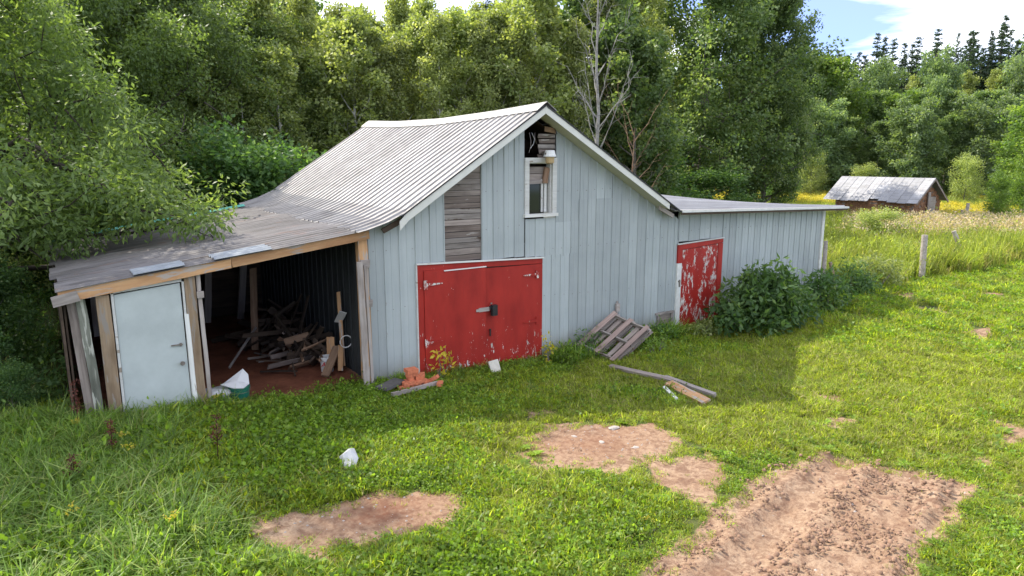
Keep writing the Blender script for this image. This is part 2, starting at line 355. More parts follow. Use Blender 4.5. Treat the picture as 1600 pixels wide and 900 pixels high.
RD = np.array([4.17 + .64, -6.31 + 7.45]); RD = RD / np.linalg.norm(RD)   # direction of the wheel ruts
RN = np.array([-RD[1], RD[0]])
def ht(x, y, fine=True):
    x = np.asarray(x, float); y = np.asarray(y, float)
    z = np.interp(x, GX, GZ) * np.exp(-(np.clip(-y - .5, 0, 50) / 3.5) ** 2)
    z = np.where((x < 0) & (x > -4.7) & (y > 0), z * np.exp(-np.clip(y, 0, 9) / 1.5) * .6, z)
    z = z + (fbm(x, y, 3.0, 3) - .5) * .10 * np.clip((-y) / 3, 0, 1)
    if fine:
        s = sdist(x, y, POLY['rut']); q = (x - 4.17) * RN[0] + (y + 6.31) * RN[1]; ins = np.clip(s / .15, 0, 1)
        def groove(c, w, h): u = (q - c) / w; return h * (-np.exp(-u ** 2 * 1.3) + .75 * np.exp(-(np.abs(u) - 1.35) ** 2 * 5))
        clod = (fbm(x, y, .22, 41) - .5) * .10 + (vnoise(x, y, .09, 77) - .5) * .03
        z = z + ins * (groove(-.38, .24, .05) + groove(-1.86, .22, .05) + clod * .8) + np.clip(.14 - np.abs(s - .02), 0, .14) * .38 * (vnoise(x, y, .18, 3))
        z = z + (fbm(x, y, .35, 8) - .5) * .03
    return z
def hz(x, y): return float(ht(np.array([x]), np.array([y]), True)[0])

# ------------------------------------------------------------------ ground sheet
def graded(lo, a, b, hi, step, g=1.13):
    c = list(np.arange(a, b, step)); s = step; v = c[-1]
    while v < hi: s = min(s * g, 8); v += s; c.append(v)
    s = step; v = c[0]; L = []
    while v > lo: s = min(s * g, 8); v -= s; L.append(v)
    return np.array(L[::-1] + c)
gx = graded(-220, -5.6, 6.4, 420, .05); gy = graded(-60, -10.2, -2.6, 420, .05)
XX, YY = np.meshgrid(gx, gy); ZZ = ht(XX, YY); nx, ny = len(gx), len(gy)
ii = np.arange(nx * ny).reshape(ny, nx); Q = np.stack([ii[:-1, :-1].ravel(), ii[:-1, 1:].ravel(), ii[1:, 1:].ravel(), ii[1:, :-1].ravel()], 1)
gm = np_mesh('ground', np.stack([XX.ravel(), YY.ravel(), ZZ.ravel()], 1), Q, None, True)
DD = dirt(XX, YY).ravel(); a = gm.attributes.new('dirt', 'FLOAT', 'POINT'); a.data.foreach_set('value', DD.astype(np.float32))
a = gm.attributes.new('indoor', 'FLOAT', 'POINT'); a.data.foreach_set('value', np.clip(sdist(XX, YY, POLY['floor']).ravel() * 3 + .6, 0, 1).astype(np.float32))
q4 = np.exp(-(((XX + 1.75) / .55) ** 2 + ((YY + 4.45) / .33) ** 2)).ravel() * .9 + np.exp(-(((XX - 1.7) / .9) ** 2 + ((YY + 4.2) / .5) ** 2)).ravel() * .55
q4 = q4 + np.exp(-(((XX + 1.2) / .9) ** 2 + ((YY - .75) / .45) ** 2)).ravel() * .0
a = gm.attributes.new('humus', 'FLOAT', 'POINT'); a.data.foreach_set('value', q4.astype(np.float32))
t = NT('soil'); v = t.coord('World'); n1 = t.noise(v, 1.6, 7, .65); n2 = t.noise(v, 14, 7, .7); n3 = t.noise(v, 60, 5, .7)
ad = t.new('ShaderNodeAttribute', attribute_name='dirt').outputs['Fac']; ai = t.new('ShaderNodeAttribute', attribute_name='indoor').outputs['Fac']
ah = t.new('ShaderNodeAttribute', attribute_name='humus').outputs['Fac']
dc = t.mix(t.ramp(n1, [(.32, 0.), (.68, 1.)]), (.255, .160, .10), (.365, .262, .178)); dc = t.mix(t.ramp(n2, [(.44, .0), (.64, .7)]), dc, (.14, .075, .05))
dc = t.mix(t.ramp(n3, [(.58, 0.), (.66, .6)]), dc, (.42, .32, .24)); dc = t.mix(t.ramp(n3, [(.33, .5), (.40, 0.)]), dc, (.10, .05, .035))
n5 = t.noise(t.coord('World', (1, 1, 1)), 3.2, 8, .72, .8); dc = t.mix(t.ramp(n5, [(.50, 0.), (.60, .62)]), dc, (.13, .068, .045)); dc = t.mix(t.math('MULTIPLY', ah, t.ramp(n2, [(.3, .5), (.6, 1.)])), dc, (.17, .075, .045))
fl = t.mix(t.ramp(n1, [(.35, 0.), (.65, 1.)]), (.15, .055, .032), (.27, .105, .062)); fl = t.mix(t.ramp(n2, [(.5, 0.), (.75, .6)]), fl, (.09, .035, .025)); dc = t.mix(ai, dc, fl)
gc = t.mix(t.ramp(n1, [(.35, 0.), (.65, 1.)]), (.045, .065, .018), (.10, .11, .035)); gc = t.mix(t.ramp(n2, [(.5, 0.), (.7, .6)]), gc, (.14, .11, .06))
dd = t.math('ADD', ad, t.math('MULTIPLY', t.math('SUBTRACT', n2, .5), .25)); c = t.mix(t.ramp(dd, [(.0, 0.), (.05, 1.)]), gc, dc)
t.bump(t.math('ADD', n2, t.math('MULTIPLY', n3, .35)), .75, .03); t.fin(c, .95, 0, .1)
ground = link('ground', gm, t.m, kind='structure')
# ------------------------------------------------------------------ the barn
barn = thing('barn', 'blue-grey steel-sided gabled barn with red double door, open lean-to and low side wing', 'barn')
def zL(x, y):
    x = np.asarray(x, float); base = np.interp(x, [-.4, -.12, .25, .65, 3.68], [2.84, 2.90, 3.01, 3.19, 5.15])
    sag = np.interp(y, [-.4, 1.5, 4, 6.5, 8.4], [0, -.07, -.12, -.08, .02]); return base + sag * np.clip(x / 3.68, 0, 1)
def zR(x, y):
    sag = np.interp(y, [-.4, 1.5, 4, 6.5, 8.4], [0, -.07, -.12, -.08, .02]); return 5.15 - (np.asarray(x, float) - 3.68) * .562 + sag * np.clip((7.75 - np.asarray(x, float)) / 4.07, 0, 1)
def zLean(x, y):
    y = np.asarray(y, float); u = (-.05 - np.asarray(x, float)) / 4.8; zl = 2.27 - .15 * np.clip(y, 0, 9) / 7.6 + .02 * np.sin(y * 1.7); return 2.885 * (1 - u) + zl * u + .015 * np.sin(y * 2.3 + x)
def zW(x, y):
    u = (np.asarray(x, float) - 7.7) / 7.2; v = (np.asarray(y, float) + .35) / 3.85; return (2.91 * (1 - u) + 2.72 * u) * (1 - v) + (3.33 * (1 - u) + 2.58 * u) * v
def sheet(name, ys, xs, zf, prof, mat, label=None, xe=None, off=0.):
    """one roof sheet: ys = samples across, xs = stations down the slope"""
    V = []; nyy, nxx = len(ys), len(xs); rr = random.Random(int(ys[0] * 100)); de = rr.uniform(-.012, .012)
    for j, y in enumerate(ys):
        for i, x in enumerate(xs):
            xx = x + (de if i in (0, nxx - 1) else 0); z = float(zf(xx, y)) + prof(y) + off; V.append((xx, y, z))
    n = len(V); V += [(x, y, z - .006) for x, y, z in V]
    Fc = []
    for j in range(nyy - 1):
        for i in range(nxx - 1):
            a_ = j * nxx + i; q = (a_, a_ + 1, a_ + nxx + 1, a_ + nxx)
            if xs[0] < xs[-1]: q = q[::1]
            Fc.append(q); Fc.append(tuple(n + k for k in q[::-1]))
    for i in range(nxx - 1):
        for b in (0, (nyy - 1) * nxx): Fc.append((b + i, b + i + 1, n + b + i + 1, n + b + i))
    for j in range(nyy - 1):
        for b in (0, nxx - 1): Fc.append((j * nxx + b, (j + 1) * nxx + b, n + (j + 1) * nxx + b, n + j * nxx + b))
    return link(name, mesh(name, V, Fc), mat, barn, None, label)
def ribprof(p, w=.045, h=.034):
    def f(y): u = (y % p); return h if w * .35 < u < w * 1.0 else 0.
    return f
def ribys(a, b, p=.25, w=.045):
    ys = []; k = math.floor(a / p)
    while k * p < b + .01:
        ys += [k * p + q for q in (0.0005, w * .4, w * .95, w * 1.3, p * .5, p * .75)]; k += 1
    ys = [y for y in ys if a <= y <= b]; return sorted([a] + ys + [b])
y = -.36; k = 0
while y < 8.3:
    y1 = min(y + .75, 8.42); xs = [3.66, 3.2, 2.6, 2.0, 1.4, .95, .65, .45, .25, .05, -.12, -.3 - .05 * math.sin(k * 2.1)]
    sheet('roof_sheet', ribys(y, y1), xs, zL, ribprof(.25), 'roof', off=.004 * (k % 2))
    sheet('roof_sheet', ribys(y, y1), [3.70, 4.7, 5.7, 6.7, 7.76], zR, ribprof(.25), 'roof', off=.004 * (k % 2)); y = y1; k += 1
# ridge caps, three lengths, kinked where the ridge sags
for (a_, b_) in ((-.40, 3.9), (3.88, 6.7), (6.68, 8.5)):
    ys = np.linspace(a_, b_, 8); V = []; Fc = []
    for yy in ys:
        for x, dz in ((3.44, .035), (3.60, .05), (3.69, .062), (3.78, .05), (3.94, .035)):
            z = float(zL(min(x, 3.68), yy) if x < 3.69 else zR(x, yy)) + dz; V.append((x, yy, z))
    for j in range(7):
        for i in range(4): q = j * 5 + i; Fc.append((q, q + 1, q + 6, q + 5))
    n = len(V); V += [(x, y_, z - .012) for x, y_, z in V]; Fc += [tuple(n + k_ for k_ in f_) for f_ in Fc]
    Fc += [(i, i + 1, n + i + 1, n + i) for i in range(4)] + [(j * 5, j * 5 + 5, n + j * 5 + 5, n + j * 5) for j in range(7)]
    link('ridge_cap', mesh('ridge_cap', V, Fc), 'roof', barn)
# lean-to corrugated sheets
def corr(y): return .020 * max(-.5, math.sin(y * 2 * math.pi / .18))
y = -.22; k = 0
while y < 7.55:
    y1 = min(y + .72, 7.6); ys = list(np.arange(y, y1 + .001, .0175)); e = -4.70 + .06 * math.sin(k * 1.9)
    sheet('lean_to_roof_sheet', ys, [-.04, -.8, -1.7, -2.5], zLean, corr, 'roofold', off=.010 + .004 * (k % 2))
    sheet('lean_to_roof_sheet', ys, [-2.38, -3.2, -4.1, e], zLean, corr, 'roofold', off=-.004 + .004 * (k % 2)); y = y1; k += 1
for x0, x1 in ((-2.60, -1.72), (-3.72, -3.02)):
    ys = list(np.arange(-.25, .22 if x0 < -3 else .26, .0175)); sheet('patch_sheet', ys, [x0, (x0 + x1) / 2, x1], zLean, corr, 'roofnew', 'pale new zinc patch on the lean-to roof edge', off=.03)
V = []; Fc = []
for i, x in enumerate(np.linspace(-.3, -4.7, 12)):
    z = float(zLean(x, 7.5)); V += [(x, 7.42, z + .05), (x, 7.62, z + .09), (x, 7.64, z - .06)]
    if i: b = 3 * i; Fc += [(b - 3, b, b + 1, b - 2), (b - 2, b + 1, b + 2, b - 1)]
link('flashing_strip', mesh('flashing_strip', V, Fc), 'greentin', barn, None, 'green metal flashing along the back edge of the lean-to roof')
# wing roof, ribs run down the slope to the right
for k in range(8):
    ya = -.36 + k * .49; yb = ya + .50; ys = ribys(ya, yb, .25)
    sheet('wing_roof_sheet', ys, [7.5, 9.0, 10.8, 12.6, 14.9 + .03 * math.sin(k * 3)], zW, ribprof(.25), 'roofwing', off=.003 * (k % 2))

# wall strips: each sheet strip between two ribs is one panel
def strip(a, b, zb, ztf, org=(0, 0), d=(1, 0), nrm=(0, -1), off=0., mat='siding', name='siding_panel', rib=True):
    """vertical panel from a to b along direction d; ztf(s) gives its top"""
    s_ = [(a, 0), (a + .006, .020), (a + .032, .020), (a + .040, 0), ((a + b) / 2 - .008, 0), ((a + b) / 2, .006), ((a + b) / 2 + .008, 0), (b, 0)] if rib and b - a > .1 else [(a, 0), (b, 0)]
    V = []; Fc = []; bot = zb + random.uniform(-.012, .012)
    for s, h in s_:
        x = org[0] + d[0] * s + nrm[0] * (h + off); yy = org[1] + d[1] * s + nrm[1] * (h + off); V += [(x, yy, bot), (x, yy, ztf(s))]
    n = len(V)
    for s, h in s_:
        x = org[0] + d[0] * s + nrm[0] * (h + off - .004); yy = org[1] + d[1] * s + nrm[1] * (h + off - .004); V += [(x, yy, bot), (x, yy, ztf(s))]
    for i in range(len(s_) - 1):
        q = 2 * i; Fc += [(q, q + 2, q + 3, q + 1), (n + q, n + q + 1, n + q + 3, n + q + 2), (q, n + q, n + q + 2, q + 2), (q + 1, q + 3, n + q + 3, n + q + 1)]
    q = 2 * (len(s_) - 1); Fc += [(0, 1, n + 1, n), (q, n + q, n + q + 1, q + 1)]
    return link(name, mesh(name, V, Fc), mat, barn)
top = lambda x: float(min(zL(x, 0), zR(x, 0))) - .05
def run(edges, zb, zt, off=0.):
    for p, q in zip(edges[:-1], edges[1:]): strip(p, q, zb(p) if callable(zb) else zb, zt if callable(zt) else (lambda s, z=zt: z), off=off)
run([.0, .30, .60, .93], -.1, top); run([.93, 1.24, 1.55], 2.16, top)
run([2.40, 2.66, 2.92, 3.17, 3.425], 2.12, top)
run([3.445, 3.70, 3.96, 4.235], 2.09, 2.875)
run([3.885, 4.13, 4.38, 4.63, 4.88], -.35, 2.08, off=.002); run([4.235, 4.45, 4.66, 4.88], 2.03, 2.77, off=-.001)
run([4.235, 4.45, 4.66, 4.90], 2.74, top, off=-.008)
run([4.88, 5.12, 5.36, 5.60, 5.84], -.35, 3.24, off=.003); run([4.90, 5.13, 5.37, 5.61, 5.84], 3.21, top, off=-.007)
run([5.84, 6.11, 6.38, 6.65, 6.93], -.35, top, off=.004)
run([6.93, 7.17, 7.40], -.35, top, off=.009); run([7.40, 7.66, 7.90, 8.03], .40, top, off=.008)
run([7.955, 8.03], -.3, .40, off=.008); 
topw = lambda x: float(zW(x, -.02)) - .035
run([8.03, 8.42, 8.82, 9.22, 9.70], 2.10, topw); run(list(np.linspace(9.70, 14.15, 18)), -.2, topw, off=.006)
strip(8.02, 8.05, 2.05, topw, off=.02, rib=False, mat='siding')
# side, back and inner walls
for k in range(27): strip(k * .31, k * .31 + .31, -.05, lambda s: 2.84, org=(0, 0.01), d=(0, 1), nrm=(-1, 0), mat='siding' if k < 0 else 'sidingshade')
for k in range(13): strip(k * .62, min(k * .62 + .62, 8.05), -.05, lambda s: float(min(zL(s, 8.35), zR(s, 8.35))) - .05 if True else 0, org=(0, 8.38), d=(1, 0), nrm=(0, 1))
for k in range(10): strip(k * .5, k * .5 + .5, -.05, lambda s: 2.8, org=(8.05, 3.45), d=(0, 1), nrm=(1, 0))
for k in range(13): strip(k * .475, k * .475 + .475, -.05, lambda s: float(zW(8.05 + s, 3.45)) - .03, org=(8.05, 3.45), d=(1, 0), nrm=(0, 1))
for k in range(7): strip(k * .49, k * .49 + .49, -.05, lambda s: 2.62, org=(14.2, 0.02), d=(0, 1), nrm=(1, 0))
# weathered sheathing boards showing where siding is missing
z = 2.14; k = 0
while z < 4.0:
    h = random.Random(k + 5).uniform(.095, .135); zt = z + h - .008
    x0 = 1.56; zz = zt
    while zt > top(x0) - .0 and x0 < 2.3: x0 += .03
    if x0 < 2.2:
        if x0 < 1.6: board('weathered_board', (x0, .015 + .006 * (k % 3), z + h / 2), (2.392, .015 + .006 * ((k + 1) % 3), z + h / 2), h - .010, .022, ['plankdark', 'plankpale', 'plankdark', 'oldwood', 'plankpale'][(k * 3) % 5], barn, seed=k, wob=.006)
        else:
            b = .012; MB().hexa([(x0, .02, z), (2.392, .02, z), (2.392, .04, z), (x0, .04, z), (x0 + .05, .02, zt), (2.392, .02, zt), (2.392, .04, zt), (x0 + .05, .04, zt)]).build('weathered_board', 'oldwood', barn)
    z += h; k += 1
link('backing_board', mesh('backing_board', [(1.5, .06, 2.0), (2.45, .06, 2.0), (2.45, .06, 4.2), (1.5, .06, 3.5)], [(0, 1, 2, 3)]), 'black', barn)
MB().box(1.545, 1.562, -.012, .02, 2.13, top(1.55)).build('trim_strip', 'siding', barn); MB().box(2.388, 2.402, -.014, .02, 2.10, top(2.4)).build('trim_strip', 'siding', barn)
# opening above the window: boards still on its right side, loose wires
for k in range(5):
    z = 4.14 + k * .105; board('weathered_board', (3.80 + .03 * (k % 2), .05 + .01 * (k % 2), z), (4.24, .05, z), .085, .02, ['plankdark', 'plankdark', 'plankpale', 'plankdark', 'plankdark'][k], barn, seed=40 + k, wob=.004)
board('weathered_board', (3.95, .03, 4.70), (4.24, .03, 4.66), .1, .02, 'scrapwood', barn, seed=77)
for x0, l, b in ((3.62, .32, .05), (3.70, .22, -.03), (3.56, .4, .02)):
    MB().tube([(x0, .02, 4.62), (x0 + b, -.01, 4.62 - l * .4), (x0 + b * .4, -.015, 4.62 - l * .7), (x0 - b, .0, 4.62 - l)], .006, 5).build('loose_wire', 'paper' if b > .03 else 'metal', barn)
MB().tube([(3.85, -.02, 4.78), (4.0, -.05, 4.80), (4.15, -.04, 4.74), (4.23, -.03, 4.6)], .010, 5).build('loose_wire', 'black', barn)
# upper window
win = MB().box(3.425, 3.53, -.035, .02, 2.98, 4.02).box(4.13, 4.24, -.035, .02, 2.98, 4.02).box(3.425, 4.24, -.04, .02, 4.021, 4.12).build('window_frame', 'whiteworn', barn)
MB().box(3.40, 4.26, -.075, .03, 2.915, 2.979).build('sill', 'whiteworn', win)
MB().box(4.105, 4.129, .021, .16, 2.985, 4.0).box(3.531, 3.55, .021, .16, 2.985, 4.0).box(3.551, 4.104, .021, .15, 4.0, 4.02).build('jamb', 'whiteworn', win)
MB().box(4.00, 4.06, .08, .12, 3.0, 3.68).box(3.93, 3.965, .09, .12, 3.0, 3.68).build('sash', 'whiteworn', win)
board('header_board', (3.55, .10, 3.62), (4.10, .10, 3.63), .07, .05, 'greywood', win, seed=3); board('header_board', (3.55, .13, 3.73), (4.10, .13, 3.73), .14, .03, 'oldwood', win, seed=4); board('header_board', (3.55, .13, 3.87), (4.10, .13, 3.87), .13, .03, 'oldwood', win, seed=9)
board('header_board', (4.0, .07, 3.60), (4.05, .07, 3.92), .12, .05, 'scrapwood', win, seed=6)
MB().box(3.551, 4.10, .125, .13, 2.99, 3.585).build('pane', 'glass', win)
# screws along the girts: far too many and small to pick apart
sc = MB(); rr = random.Random(2)
def screws(x0, x1, z0, z1, st, off=.0):
    x = x0
    while x < x1:
        u = (x - x0) / max(.01, x1 - x0); z = z0 + (z1 - z0) * u + rr.uniform(-.012, .012); sc.tube([(x, -.001 - off, z), (x, -.010 - off, z)], .0085, 5); x += st * rr.uniform(.85, 1.15)
screws(.15, .93, 1.36, 1.38, .27); screws(.1, .93, 2.46, 2.46, .27); screws(3.95, 8.0, 1.22, 1.05, .25, .01); screws(2.5, 3.4, 3.47, 3.47, .26); screws(4.3, 6.9, 3.42, 3.46, .25); screws(2.5, 3.4, 2.72, 2.76, .26)
screws(3.95, 7.9, 2.22, 2.25, .25, .012); screws(9.8, 14.1, 2.36, 2.20, .26, .008); screws(3.95, 7.3, .1, .05, .25, .01); screws(9.8, 14.1, 1.2, 1.2, .26, .008); screws(8.2, 9.6, 2.35, 2.4, .3)
sc.build('screws', 'metal', barn, kind='stuff')
# rake boards and soffits
def rake(pts, y0, y1, w, name, mat):
    m = MB()
    for (xa, za), (xb, zb) in zip(pts[:-1], pts[1:]): m.hexa([(xa, y0, za - w), (xb, y0, zb - w), (xb, y1, zb - w), (xa, y1, za - w), (xa, y0, za), (xb, y0, zb), (xb, y1, zb), (xa, y1, za)])
    return m.build(name, mat, barn)
lf = lambda x: float(zL(x, -.35)) - .012; rf = lambda x: float(zR(x, -.35)) - .012
rake([(.47, lf(.65) - .17), (.64, lf(.65) + 0.0), (3.67, lf(3.67))], -.375, -.352, .16, 'rake_board', 'rake')
rake([(3.672, rf(3.672)), (7.30, rf(7.30))], -.375, -.352, .16, 'rake_board', 'rake')
rake([(3.70, rf(3.70) + .008), (7.70, rf(7.70) + .008)], -.392, -.376, .03, 'drip_edge', 'black'); rake([(.5, lf(.5) + .006), (3.68, lf(3.68) + .01)], -.392, -.376, .03, 'drip_edge', 'black')
m = MB(); m.hexa([(3.68, -.35, 4.985), (7.28, -.35, 4.985 - 3.6 * .562), (7.28, -.01, 4.985 - 3.6 * .562), (3.68, -.01, 4.985), (3.68, -.35, 5.0), (7.28, -.35, 5.0 - 3.6 * .562), (7.28, -.01, 5.0 - 3.6 * .562), (3.68, -.01, 5.0)]); m.build('soffit', 'cream', barn)
m = MB(); m.hexa([(.7, -.35, 3.04), (3.66, -.35, 4.97), (3.66, -.01, 4.97), (.7, -.01, 3.04), (.7, -.35, 3.055), (3.66, -.35, 4.985), (3.66, -.01, 4.985), (.7, -.01, 3.055)]); m.build('soffit', 'cream', barn)
board('rafter_tail', (7.15, -.2, 2.97), (7.62, -.2, 2.76), .09, .05, 'greywood', barn); board('rafter_tail', (.75, -.18, 3.08), (.22, -.18, 2.84), .09, .05, 'darkwood', barn)
# red double door
board('trim_strip', (.93, -.045, 2.165), (3.90, -.045, 2.055), .03, .04, 'whiteworn', barn, seed=1, wob=.004)
MB().box(.925, .95, -.04, .0, -.05, 2.14).build('trim_strip', 'whiteworn', barn)
fr = MB().hexa([(.95, -.03, 2.03), (3.885, -.03, 1.93), (3.885, .01, 1.93), (.95, .01, 2.03), (.95, -.03, 2.145), (3.885, -.03, 2.038), (3.885, .01, 2.038), (.95, .01, 2.145)])
fr.box(.951, 1.08, -.028, .01, -.02, 2.028).box(3.775, 3.884, -.028, .01, -.33, 1.925); fr.build('door_frame', 'red', barn)
def leaf(x0, x1, zb0, zb1, zt0, zt1, y0, y1, mat='red'):
    nxx, nzz = 8, 10; V = []; Fc = []
    for side in (0, 1):
        for j in range(nzz + 1):
            for i in range(nxx + 1):
                u, v = i / nxx, j / nzz; x = x0 + (x1 - x0) * u; zz = (zb0 * (1 - u) + zb1 * u) * (1 - v) + (zt0 * (1 - u) + zt1 * u) * v
                V.append((x, y0 + (y1 - y0) * u + (.034 if side else 0) + .006 * math.sin(u * 4 + v * 3), zz))
    W_ = nxx + 1; n = W_ * (nzz + 1)
    for j in range(nzz):
        for i in range(nxx): q = j * W_ + i; Fc += [(q, q + 1, q + W_ + 1, q + W_), (n + q, n + q + W_, n + q + W_ + 1, n + q + 1)]
    for j in range(nzz):
        for b in (0, nxx): q = j * W_ + b; Fc.append((q, q + W_, n + q + W_, n + q))
    for i in range(nxx):
        for b in (0, nzz * W_): Fc.append((b + i, b + i + 1, n + b + i + 1, n + b + i))
    return link('door', mesh('door', V, Fc), mat, barn)
d1 = leaf(1.085, 2.44, .02, -.06, 2.02, 2.02, -.05, -.075); d2 = leaf(2.462, 3.768, -.18, -.30, 1.95, 1.925, -.03, -.05)
MB().box(1.5, 2.45, -.085, -.06, 1.985, 2.005).build('trim_strip', 'whiteworn', d1)
def hinge(x, z, s, par, y=-.07):
    MB().box(x - .035, x + .035, y - .012, y, z - .085, z + .085).hexa([(x, y - .018, z - .03), (x + s * .36, y - .018, z - .008), (x + s * .36, y - .006, z - .008), (x, y - .006, z - .03), (x, y - .018, z + .03), (x + s * .36, y - .018, z + .008), (x + s * .36, y - .006, z + .008), (x, y - .006, z + .03)]).build('hinge', 'red2', par)
hinge(1.10, 1.76, 1, d1, -.065); hinge(1.10, .62, 1, d1, -.065); hinge(3.72, 1.72, -1, d2, -.065); hinge(3.73, .72, -1, d2, -.065)
MB().box(2.26, 2.50, -.105, -.08, 1.09, 1.17).box(2.20, 2.30, -.102, -.084, 1.10, 1.15).build('hasp', 'greywood', d1)
pk = MB().box(2.545, 2.665, -.16, -.075, .985, 1.20).box(2.50, 2.56, -.125, -.09, 1.12, 1.18).build('padlock', 'black', d2)
MB().box(2.56, 2.60, -.06, -.045, 1.21, 1.24).build('staple', 'metal', d2)
MB().box(2.54, 2.565, -.06, -.04, .55, .70).build('handle', 'black', d2)
MB().box(.95, 3.88, .03, .05, -.3, 2.1).build('door_backing', 'darkwood', barn)
# wing door
wf = MB().box(8.02, 8.19, -.05, .0, 1.57, 2.02).hexa([(8.192, -.048, 1.90), (9.70, -.048, 1.98), (9.70, .0, 1.98), (8.192, .0, 1.90), (8.192, -.048, 2.03), (9.70, -.048, 2.085), (9.70, .0, 2.085), (8.192, .0, 2.03)]).box(9.52, 9.70, -.047, .0, -.3, 1.965).build('door_frame', 'red', barn)
MB().box(8.02, 8.17, -.052, .0, -.25, 1.568).build('door_jamb', 'white', barn, label='white lower part of the side door jamb')
wd = leaf(8.20, 9.505, -.36, -.30, 1.885, 1.955, -.03, -.04, 'red2')
board('trim_strip', (8.0, -.055, 2.045), (9.72, -.055, 2.105), .03, .03, 'whiteworn', barn, seed=5, wob=.003)
MB().box(8.09, 8.12, -.075, -.05, .98, 1.16).box(8.06, 8.12, -.078, -.052, 1.10, 1.14).build('latch', 'metal', barn)
MB().box(8.04, 9.68, .02, .04, -.3, 2.05).build('door_backing', 'darkwood', barn)
MB().box(14.151, 14.27, -.04, .08, -.1, 2.715).build('corner_post', 'white', barn)
rake([(7.74, 2.90), (14.9, 2.715)], -.385, -.365, .05, 'fascia', 'white'); rake([(7.74, 2.845), (14.88, 2.66)], -.36, -.33, .05, 'eave_board', 'darkwood')
for k in range(8): board('rafter', (7.8 + .0, .2 + k * .45, zW(7.8, .2 + k * .45) - .09), (14.8, .2 + k * .45, zW(14.8, .2 + k * .45) - .09), .1, .05, 'darkwood', barn)
# small low window beside the wing door
hw = MB().box(7.34, 7.96, -.07, -.01, .35, .40).box(7.86, 7.94, -.06, -.01, -.08, .349).box(7.40, 7.43, -.05, -.01, -.08, .349).build('hatch_frame', 'greywood', barn)
MB().box(7.431, 7.859, -.02, -.012, -.12, .349).build('hatch_panel', 'oldwood', hw)
# conduit on the wall
MB().tube([(6.05, -.045, .35), (6.05, -.045, .86)], .022, 8).box(6.0, 6.10, -.085, -.03, .62, .80).build('conduit', 'greywood', barn)

# open lean-to: beam, posts, door, inner walls
board('front_beam', (-4.66, -.16, 2.19), (-2.35, -.16, 2.495), .165, .045, 'tanwood', barn, seed=11); board('front_beam', (-2.34, -.155, 2.497), (-.03, -.155, 2.80), .165, .045, 'tanwood', barn, seed=12)
board('beam_end', (-4.74, -.19, 2.14), (-4.42, -.19, 2.20), .15, .02, 'greywood', barn, seed=13)
board('post', (-4.13, -.06, 2.16), (-4.12, -.06, -.1), .17, .14, 'postwood', barn, up=(1, 0, 0), seed=21)
board('post', (-2.97, -.06, 2.34), (-2.94, -.06, -.1), .15, .14, 'postwood', barn, up=(1, 0, 0), seed=22)
board('post_board', (-2.84, -.10, 2.36), (-2.80, -.10, -.1), .06, .04, 'greywood', barn, up=(1, 0, 0), seed=23)
board('post', (-.13, -.03, 2.72), (-.11, -.03, -.1), .17, .14, 'tanwood', barn, up=(1, 0, 0), seed=24)
board('post_cleat', (-.20, -.12, 2.28), (-.02, -.12, 2.27), .14, .03, 'greywood', barn, seed=25); board('post_cleat', (-.22, -.12, 1.55), (-.0, -.12, 1.55), .13, .03, 'greywood', barn, seed=26)
MB().box(-2.88, -2.78, -.16, -.12, 1.98, 2.08).build('post_cleat', 'greywood', barn)
board('side_board', (-4.40, -.02, 2.12), (-4.30, -.02, -.1), .12, .03, 'greenpeel', barn, up=(1, 0, 0), seed=31); board('side_board', (-4.52, .05, 2.12), (-4.42, .05, -.1), .11, .03, 'oldwood', barn, up=(1, 0, 0), seed=32)
ld = MB().hexa([(-3.985, -.10, .16), (-3.08, -.10, .14), (-3.08, -.06, .14), (-3.985, -.06, .16), (-3.985, -.10, 2.145), (-3.10, -.10, 2.235), (-3.10, -.06, 2.235), (-3.985, -.06, 2.145)]).build('door', 'door', barn, label='pale blue flush door in the lean-to front')
MB().box(-4.025, -3.99, -.12, -.05, .1, 2.20).box(-3.075, -3.045, -.12, -.05, .1, 2.30).hexa([(-4.03, -.12, 2.165), (-3.045, -.12, 2.26), (-3.045, -.05, 2.26), (-4.03, -.05, 2.165), (-4.03, -.12, 2.20), (-3.045, -.12, 2.30), (-3.045, -.05, 2.30), (-4.03, -.05, 2.20)]).build('door_casing', 'whiteworn', barn)
board('door_casing', (-3.05, -.125, 1.75), (-3.03, -.125, .1), .06, .02, 'whiteworn', barn, up=(1, 0, 0), seed=35); board('door_sill', (-4.0, -.11, .12), (-3.05, -.11, .09), .08, .1, 'tanwood', barn, seed=36)
MB().tube([(-3.17, -.10, .985), (-3.17, -.15, .985), (-3.17, -.17, .985)], [.02, .02, .036], 10).build('knob', 'metal', ld)
MB().box(-3.30, -3.14, -.125, -.105, 1.265, 1.285).box(-3.18, -3.15, -.13, -.10, 1.25, 1.30).build('handle', 'metal', ld)
for k in range(26):
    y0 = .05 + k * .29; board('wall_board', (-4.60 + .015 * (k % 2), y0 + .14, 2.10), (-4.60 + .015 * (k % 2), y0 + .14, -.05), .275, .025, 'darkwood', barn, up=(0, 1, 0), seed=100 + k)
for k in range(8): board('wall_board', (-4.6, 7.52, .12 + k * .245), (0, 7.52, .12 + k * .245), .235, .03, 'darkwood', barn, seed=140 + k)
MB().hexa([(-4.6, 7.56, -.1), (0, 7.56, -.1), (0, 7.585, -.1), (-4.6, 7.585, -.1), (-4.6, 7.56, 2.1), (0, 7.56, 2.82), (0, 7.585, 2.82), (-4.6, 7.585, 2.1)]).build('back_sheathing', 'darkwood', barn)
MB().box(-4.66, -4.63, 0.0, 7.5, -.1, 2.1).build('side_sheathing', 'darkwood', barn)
for k in range(8):
    y0 = .35 + k * .98; board('rafter', (-4.6, y0, float(zLean(-4.6, y0)) - .08), (-.05, y0, float(zLean(-.05, y0)) - .08), .12, .05, 'darkwood', barn, seed=160 + k)
